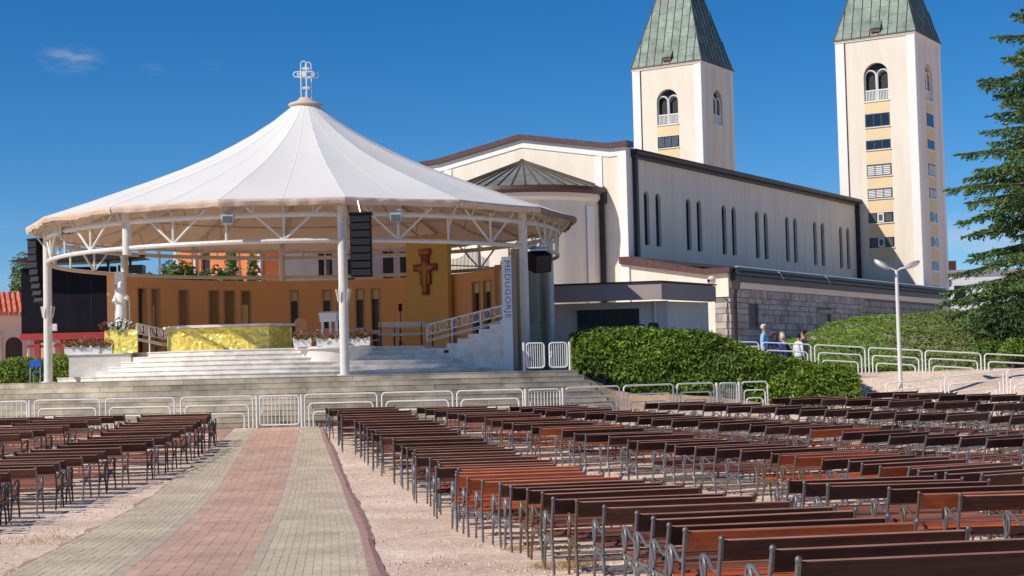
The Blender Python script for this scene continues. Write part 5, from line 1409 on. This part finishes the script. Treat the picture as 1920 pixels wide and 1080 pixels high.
p, q = on_line(604, c, r_), on_line(613, c, r_); part('bright_pane', wallseg(MB(), p, q, 9.6, 10.7, .05, .09), M['glass_grey'], bo)
part('roof', wallseg(wallseg(MB(), V0(l), V0(c), 13.26, 13.6, 6, .4), V0(c), V0(r_), 13.26, 13.62, 6, .4), M['roof_tile'], bo)
# arcaded house far left
ah = thing('arcaded_house', 'pink arcaded house with red tiled roof at the left edge', 'house', tuple(at(10, 640, 92))[:2] + (1.5,))
a_, b_ = at(-60, 600, 92), at(330, 600, 96)
L_ = (V0(b_) - V0(a_)).length; dA = (V0(b_) - V0(a_)) / L_; nA = Vector((dA.y, -dA.x, 0))
put = lambda s_, z, d: tuple(V0(a_) + dA * s_ - nA * d + Vector((0, 0, z)))
ops = [(.9 + 1.62 * i, .95, 1.6, 5.05, True) for i in range(7)]
part('wall', wall_open(MB(), -2, L_, .5, 6.15, ops, put, .45), M['pink_wall'], ah)
for o_ in ops: part('arch_recess', pane(*o_, put, .44), M['door_dark'], ah)
for i in range(8): s_ = .09 + 1.62 * i; part('column', MB().tube([put(s_, .5, -.1), put(s_, 5.3, -.1)], .13, 8), M['pink_wall'], ah)
part('eaves', wallseg(MB(), V0(a_) - dA * 2, V0(b_), 6.16, 6.35, .8, .5), M['pink_wall'], ah)
tl = MB()
for i in range(int((L_ + 2) / .3)):
    s_ = -2 + i * .3; 
    for j in range(7): tl.tube([put(s_ + .15, 6.38 + .19 * j, -.55 + .55 * j), put(s_ + .15, 6.60 + .19 * j, -.55 + .55 * (j + 1.05))], .15, 5)
o = part('roof_tiles', tl, M['roof_tile'], ah); o['kind'] = 'stuff'
# low white buildings seen past the right tower
p = at(1830, 540, 175); wb = thing('white_house', 'pale house seen between the right bell tower and the cedar', 'house', (p.x, p.y, 3))
part('wall', MB().bx(p.x - 4.0, p.x + 12, p.y, p.y + 10, 3, 12.0), M['annex_white'], wb); part('roof', MB().prism([(p.x - 4.3, 12.02), (p.x + 12.3, 12.02), (p.x + 12.3, 12.3), (p.x - 4.3, 12.3)], 'y', p.y - .3, p.y + 10.3), M['annex_fascia'], wb)
part('chimney', MB().bx(p.x - 2.8, p.x - 1.8, p.y + 1, p.y + 2, 12.3, 13.4), M['fascia'], wb)
part('window', MB().bx(p.x - 2.4, p.x - 1.2, p.y - .05, p.y - .01, 9, 10.6), M['dark'], wb)

# ================================================================ video screen
vs = thing('video_screen', 'big dark outdoor video screen on a red steel stand left of the stage', 'screen', tuple(at(126, 640, 72))[:2] + (2.0,))
a_, b_ = at(40, 600, 72), at(216, 600, 72)
z0, z1 = at(126, 624, 72).z, at(126, 501, 72).z
part('panel', MB().bx(a_.x, b_.x, 72, 72.35, z0, z1, ch=.02), M['screen'], vs)
for i in range(1, 4): xx = a_.x + (b_.x - a_.x) * i / 4; part('panel_joint', MB().bx(xx - .008, xx + .008, 71.992, 71.998, z0 + .05, z1 - .05), M['dark'], vs)
part('edge_strip', MB().bx(b_.x - .25, b_.x - .2, 71.97, 71.995, z0, z1), M['galvanised'], vs)
part('canopy', MB().prism([(a_.x - .35, z1 + .28), (a_.x + 1.0, z1 + .48), (b_.x - .3, z1 + .62), (b_.x + 1.35, z1 + .36), (b_.x - .3, z1 + .22), (a_.x + 1, z1 + .2)], 'y', 71.2, 73.4), M['dark'], vs)
for xx in (a_.x + .6, b_.x - .4, b_.x + .6): part('canopy_post', MB().bx(xx - .05, xx + .05, 72.4, 72.5, z1 - .3, z1 + .3), M['dark'], vs)
part('rear_box', MB().bx(b_.x + .1, b_.x + 1.2, 72.2, 72.9, z1 - .55, z1 + .05), M['plastic_dark'], vs)
part('base_beam', MB().bx(a_.x - .0, b_.x + .5, 71.8, 72.5, z0 - .30, z0 - .004), M['steel_red'], vs)
for f_ in (.17, .45, .72, .93):
    xx = a_.x + (b_.x - a_.x) * f_; part('leg', MB().bx(xx - .12, xx + .12, 71.9, 72.1, 1.2, z0 - .31), M['steel_red'], vs)
    part('brace', MB().bx(xx - .45, xx + .5, 71.95, 72.05, z0 - .65, z0 - .52), M['steel_red'], vs)
part('plinth', MB().bx(a_.x + .3, b_.x + 1, 73, 73.3, 1.2, z0 - .4), M['pink_wall'], vs)

# ================================================================ people
def person(label, px, Y, zg, height, shirt, legs, hair, face=0.0, lean=0.0, arms='down', long_hair=False, group='group of visitors on the ramp'):
    c = at(px, 640, Y); t = thing('person', label, 'person', (c.x, c.y, zg), face, group); k = height / 1.75
    hip = Vector((0, 0, .92)); ln = Vector((0, lean, 0))
    J = {'pel': (Vector((0, 0, .95)), .155), 'waist': (Vector((0, lean * .2, 1.10)), .145), 'chest': (Vector((0, lean * .6, 1.30)), .165), 'neckb': (Vector((0, lean * .9, 1.46)), .085), 'neck': (Vector((0, lean, 1.52)), .055),
         'head0': (Vector((0, lean * 1.1 + .015, 1.60)), .078), 'head1': (Vector((0, lean * 1.15 + .01, 1.69)), .088), 'top': (Vector((0, lean * 1.15, 1.745)), .05)}
    E = [('pel', 'waist'), ('waist', 'chest'), ('chest', 'neckb'), ('neckb', 'neck'), ('neck', 'head0'), ('head0', 'head1'), ('head1', 'top')]
    for s_, sd in ((-1, 'l'), (1, 'r')):
        J['sh' + sd] = (Vector((s_ * .19, lean * .75, 1.41)), .07)
        if arms == 'folded': el, wr, hd = Vector((s_ * .27, lean * .5 + .05, 1.14)), Vector((s_ * .10, lean * .5 + .24, 1.16)), Vector((s_ * .02, lean * .5 + .26, 1.18))
        elif arms == 'raised' and s_ < 0: el, wr, hd = Vector((s_ * .28, .08 + lean, 1.18)), Vector((s_ * .20, .28 + lean, 1.30)), Vector((s_ * .17, .32 + lean, 1.38))
        else: el, wr, hd = Vector((s_ * .25, lean * .5 - .02, 1.14)), Vector((s_ * .27, lean * .6 + .06, .90)), Vector((s_ * .27, lean * .6 + .09, .80))
        J['el' + sd] = (el, .05); J['wr' + sd] = (wr, .034); J['hd' + sd] = (hd, .04)
        J['hip' + sd] = (Vector((s_ * .10, 0, .88)), .105); J['kn' + sd] = (Vector((s_ * .12, .02, .50)), .07); J['an' + sd] = (Vector((s_ * .13, -.02, .09)), .045); J['to' + sd] = (Vector((s_ * .14, .15, .035)), .035)
        E += [('neckb', 'sh' + sd), ('sh' + sd, 'el' + sd), ('el' + sd, 'wr' + sd), ('wr' + sd, 'hd' + sd), ('pel', 'hip' + sd), ('hip' + sd, 'kn' + sd), ('kn' + sd, 'an' + sd), ('an' + sd, 'to' + sd)]
    names = list(J); me = bpy.data.meshes.new('skel'); me.from_pydata([tuple(J[n][0] * k) for n in names], [(names.index(a), names.index(b)) for a, b in E], [])
    o = bpy.data.objects.new('skel', me); COL.objects.link(o); md = o.modifiers.new('s', 'SKIN'); md.use_smooth_shade = True
    for i, n in enumerate(names): sv = me.skin_vertices[0].data[i]; sv.radius = (J[n][1] * k,) * 2; sv.use_root = (n == 'pel')
    sb_ = o.modifiers.new('d', 'SUBSURF'); sb_.levels = 2; sb_.render_levels = 2
    dg = bpy.context.evaluated_depsgraph_get(); m2 = bpy.data.meshes.new_from_object(o.evaluated_get(dg)); bpy.data.objects.remove(o)
    m2.materials.clear()
    for mm in ('skin', shirt, legs, 'cloth_black'): m2.materials.append(M[mm])
    hands = [J['hdl'][0] * k, J['hdr'][0] * k]; els = [J['ell'][0] * k, J['elr'][0] * k]
    for p in m2.polygons:
        z = p.center.z / k; mi = 1
        near_hand = min((p.center - h_).length for h_ in hands) < .17 * k
        if z > 1.475: mi = 0
        elif z < .075: mi = 3
        elif near_hand and abs(p.center.x) > (.0 if arms == 'folded' else .17) * k: mi = 0
        elif z < .93 and abs(p.center.x) < .24 * k: mi = 2
        p.material_index = mi; p.use_smooth = True
    link('body', m2, t)
    hm_ = MB(); hc = (J['head1'][0] + Vector((0, -.018, .02))) * k
    pr = [(.0, .115), (.06, .105), (.10, .06), (.112, .0), (.10, -.05)] + ([(.105, -.14), (.12, -.22), (.06, -.23)] if long_hair else [(.06, -.075)])
    hm_.lathe([(r * k, z * k) for r, z in pr], 14, hc, 0, 2 * math.pi)
    # keep the face free: hair is cut back at the front
    fc = J['head1'][0].y * k
    hm_.v = [(x, (y if y < fc + .02 * k or z > hc.z + .055 * k else fc + .02 * k), z) for x, y, z in hm_.v]
    part('hair', hm_, M[hair], t, True, local=True)
    fy = J['head0'][0].y * k
    part('nose', MB().ball((0, fy + .098 * k, 1.635 * k), .016 * k, 6), M['skin'], t, True, local=True)
    for s_ in (-1, 1): part('eye', MB().ball((s_ * .032 * k, fy + .088 * k, 1.665 * k), .011 * k, 6), M['cloth_black'], t, local=True)
    part('mouth', MB().ball((0, fy + .085 * k, 1.592 * k), .018 * k, 6, (1.3, .4, .35)), M['hair_red'], t, local=True)
    for s_ in (-1, 1): part('ear', MB().ball((s_ * .088 * k, fy - .01, 1.645 * k), .024 * k, 6, (.5, .8, 1.2)), M['skin'], t, True, local=True)
    return t
def zr_(px): return rz_up(px) + .06
person('grey haired person in a light blue shirt turning right behind the railing', 1433, 58.3, zr_(1433) - .22, 1.80, 'cloth_sky', 'cloth_grey', 'hair_grey', R(-110))
person('red haired person in a bright blue jacket facing the camera', 1452, 58.6, zr_(1452) - .36, 1.68, 'cloth_blue', 'cloth_black', 'hair_red', R(165), 0, 'folded', True)
person('blond person in dark clothes between the blue jacket and the navy shirt', 1466, 59.3, zr_(1466) - .34, 1.68, 'cloth_black', 'cloth_khaki', 'hair_blond', R(80), 0, 'raised', True)
person('person in a navy shirt leaning forward at the railing', 1480, 58.0, zr_(1480) - .48, 1.74, 'cloth_navy', 'cloth_khaki', 'hair_grey', R(75), .22)
person('person in a white shirt half hidden by the bank', 1497, 61.2, zr_(1497) - .38, 1.74, 'cloth_white', 'cloth_grey', 'hair_dark', R(-60))
person('dark haired person at the top of the bank edge, facing left', 1507, 61.6, zr_(1507) - .28, 1.80, 'cloth_khaki', 'cloth_grey', 'hair_dark', R(60))
person('person in a white shirt cut off by the right picture edge', 1929, 53.2, .85, 1.74, 'cloth_white', 'cloth_black', 'hair_dark', R(60), 0, 'down', False, None)
# small wooden fence seen behind the hedge
wf = thing('wooden_fence', 'low red brown wooden fence behind the hedge, left of the visitors', 'fence', tuple(at(1402, 640, 61)))
for i in range(13): p = at(1380 + i * 3.6, 645, 61); part('board', MB().bx(p.x - .03, p.x + .03, p.y, p.y + .02, 1.8, 3.05), M['wood_fence'], wf)
a_, b_ = at(1377, 640, 61.05), at(1426, 640, 61.05); part('rail', MB().tube([(a_.x, a_.y, 2.9), (b_.x, b_.y, 2.9)], .03, 5), M['wood_fence'], wf)

# ================================================================ benches
BL = 1.96
def frame_mesh(mat):
    m_ = MB(); r = .0175; n = 7
    def cur(pts, rad, sub=4):
        P_ = [Vector(p) for p in pts]; out = []
        for i in range(len(P_) - 1):
            p0 = P_[max(i - 1, 0)]; p1 = P_[i]; p2 = P_[i + 1]; p3 = P_[min(i + 2, len(P_) - 1)]
            for s_ in range(sub):
                t = s_ / sub; out.append(.5 * ((2 * p1) + (p2 - p0) * t + (2 * p0 - 5 * p1 + 4 * p2 - p3) * t * t + (3 * p1 - p0 - 3 * p2 + p3) * t ** 3))
        out.append(P_[-1]); m_.tube([(0, p.x, p.y) for p in out], rad, n)
    cur([(-.31, 0), (-.285, .16), (-.255, .34), (-.245, .44), (-.29, .62), (-.37, .84)], .017)        # rear post
    m_.ball((0, -.375, .852), .026, 8)
    m_.tube([(0, -.262, .36), (0, -.258, .385)], .027, 8)                                               # collar
    cur([(.255, 0), (.235, .12), (.195, .25), (.175, .34), (.205, .41)], .016)                          # front leg
    m_.tube([(0, .19, .27), (0, .184, .295)], .026, 8)
    cur([(-.275, .61), (-.20, .585), (-.10, .60), (.02, .655), (.13, .675), (.215, .655), (.245, .60), (.225, .52), (.205, .41)], .0155)  # arm
    cur([(.165, .655), (.125, .60), (.115, .53), (.15, .46), (.205, .415)], .0135)                       # teardrop
    cur([(.165, .655), (.175, .58), (.185, .50), (.19, .44)], .012)
    cur([(-.255, .36), (-.16, .40), (-.04, .385), (.08, .36), (.19, .30)], .017)                         # seat bearer
    cur([(-.285, .14), (-.235, .26), (-.13, .345), (0, .365), (.10, .33), (.18, .24), (.23, .13)], .0145)  # arch
    m_.box((0, 0, .405), (.035, .43, .022))
    m_.box((.012, -.34, .765), (.012, .035, .15), 0, R(19))                                            # plate for the back board
    me = m_.mesh('end_frame', M[mat], True); return me
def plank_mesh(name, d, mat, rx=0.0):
    me = MB().box((0, 0, 0), d, 0, rx, ch=.006).mesh(name, M[mat]); me.materials.append(M['wood_worn_lit'])
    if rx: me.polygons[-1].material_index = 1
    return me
FR = {k: frame_mesh(k) for k in ('iron_silver', 'iron_dark', 'iron_bronze')}
WD = ('wood_dark', 'wood_brown', 'wood_red', 'wood_seat')
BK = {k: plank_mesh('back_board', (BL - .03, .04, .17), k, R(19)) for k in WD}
SLT = {k: plank_mesh('seat_slat', (BL - .02, .056, .028), k) for k in WD}
STR = {k: MB().tube([(-BL / 2 + .02, 0, 0), (BL / 2 - .02, 0, 0)], .011, 5).mesh('stretcher', M[k]) for k in FR}
RB = random.Random(21)
def bench(x, y, rot, label, group, wood, iron, seatw=None):
    t = thing('park_bench', label, 'bench', (x, y, T(x, y) - .006), rot, group); seatw = seatw or wood
    for s_ in (-1, 1):
        o = link('end_frame', FR[iron], t); o.location = (s_ * (BL / 2 - .0), 0, 0)
        if s_ > 0: o.scale = (-1, 1, 1)
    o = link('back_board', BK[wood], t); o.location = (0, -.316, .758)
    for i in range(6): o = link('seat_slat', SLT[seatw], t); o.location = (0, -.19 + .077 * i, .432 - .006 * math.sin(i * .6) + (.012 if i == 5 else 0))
    o = link('stretcher', STR[iron], t); o.location = (0, -.27, .2)
    return t
def column(pts, spacing, rots, where, group, left=True, reds=(), iron_mix=('iron_silver', 'iron_silver', 'iron_silver', 'iron_bronze'), wood='wood_dark', browns=.2, jit=.2, start_far=True):
    # pts run from the far end to the near end; they give the aisle-side end of each bench
    P_ = [Vector((a, b)) for a, b in pts]; seg = [(P_[i + 1] - P_[i]).length for i in range(len(P_) - 1)]; tot = sum(seg); n = int(tot / spacing) + 1
    for k in range(n):
        s_ = min(tot, max(0, k * tot / max(1, n - 1) + RB.uniform(-jit, jit) * (0 < k < n - 1))); acc = 0; i = 0
        while i < len(seg) - 1 and s_ > acc + seg[i]: acc += seg[i]; i += 1
        p = P_[i].lerp(P_[i + 1], (s_ - acc) / seg[i]); f_ = s_ / tot
        rot = R(tab(rots, p.y) + RB.gauss(0, 2.6)); sg = 1 if left else -1
        ex = RB.uniform(-.15, .15); cx = p.x + sg * (BL / 2) * math.cos(rot) + ex * math.cos(rot); cy = p.y + sg * (BL / 2) * math.sin(rot) + ex * math.sin(rot)
        wd = 'wood_red' if k in reds else ('wood_brown' if RB.random() < browns else wood)
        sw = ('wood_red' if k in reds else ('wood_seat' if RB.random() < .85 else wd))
        nm = {'wood_red': 'reddish bench', 'wood_brown': 'brown bench', 'wood_dark': 'dark brown bench'}[wd]
        bench(cx, cy, rot, nm + ', ' + ordinal(k + 1) + ' from the front ' + where, group, wd, RB.choice(iron_mix), sw)
    return n
tot = 0
tot += column([(-5.35, 45.9), (-4.2, 41), (-2.63, 34.9), (-1.44, 27.9), (-.16, 20.5), (.68, 16.9), (1.82, 10.7)], .84, [(10, 11), (20, 10), (30, 6), (46, -1)], 'in the row just right of the paved path', 'benches right of the path', reds=(22, 24, 25, 26, 27, 28, 39), iron_mix=('iron_silver',) * 5 + ('iron_bronze',), browns=.2)
tot += column([(3.3, 20.8), (4.1, 18.2), (5.0, 15.9), (6.0, 13.2)], .80, [(10, 3), (21, 5)], 'in the short near row at the right edge', 'benches right of the path', reds=(4,), browns=.15)
tot += column([(-2.65, 45.2), (-.6, 40.2), (1.09, 36), (2.75, 32), (4.4, 28.2), (5.2, 24.6), (5.5, 21.7), (6.4, 18.6)], .78, [(18, 28), (24, 24), (32, 18), (45, 3)], 'in the second row right of the path', 'benches right of the path', reds=(6, 11, 24, 25, 29), browns=.3)
tot += column([(-.3, 44.6), (1.6, 41.4), (3.34, 38.8), (5.45, 36), (7.03, 33.2), (9.3, 30.7), (10.6, 28.8)], .72, [(28, 32), (36, 34), (41, 30), (45, 12)], 'in the third row right of the path', 'benches right of the path', reds=(16,), browns=.15)
tot += column([(3.5, 44.6), (5.0, 42.9), (6.57, 41.3), (8.5, 39.2), (11.1, 37), (12.6, 35.4)], .72, [(35, 42), (41, 40), (45, 20)], 'in the fourth row right of the path', 'benches right of the path', browns=.1)
tot += column([(7.0, 45.3), (8.3, 44.1), (9.3, 43.2), (11.2, 41.6), (13.0, 40.4), (14.4, 39.2)], .72, [(40, 42), (43, 40), (46, 25)], 'in the fifth row right of the path', 'benches right of the path', browns=.1)
tot += column([(9.8, 46.2), (11.2, 45.0), (12.8, 44.0), (14.2, 43.2)], .74, [(40, 42), (46, 32)], 'in the sixth row right of the path', 'benches right of the path', browns=.1)
LI = ('iron_dark', 'iron_dark', 'iron_silver')
tot += column([(-8.3, 44.9), (-8.2, 40), (-8.25, 36), (-8.75, 33), (-8.75, 29), (-8.7, 26.5), (-8.6, 23.5)], .80, [(24, 2), (45, -2)], 'in the row just left of the paved path', 'benches left of the path', left=False, iron_mix=LI, browns=.7)
tot += column([(-10.75, 45.1), (-11.4, 42.5), (-12.1, 39.2), (-12.3, 37)], .74, [(36, 2), (45, -3)], 'in the second row left of the path', 'benches left of the path', left=False, iron_mix=LI, browns=.75)
tot += column([(-13.2, 45.2), (-13.7, 43.8), (-14.1, 41.8)], .8, [(40, 0), (45, -3)], 'in the third row left of the path', 'benches left of the path', left=False, iron_mix=LI, browns=.75)
print('BENCHES', tot)
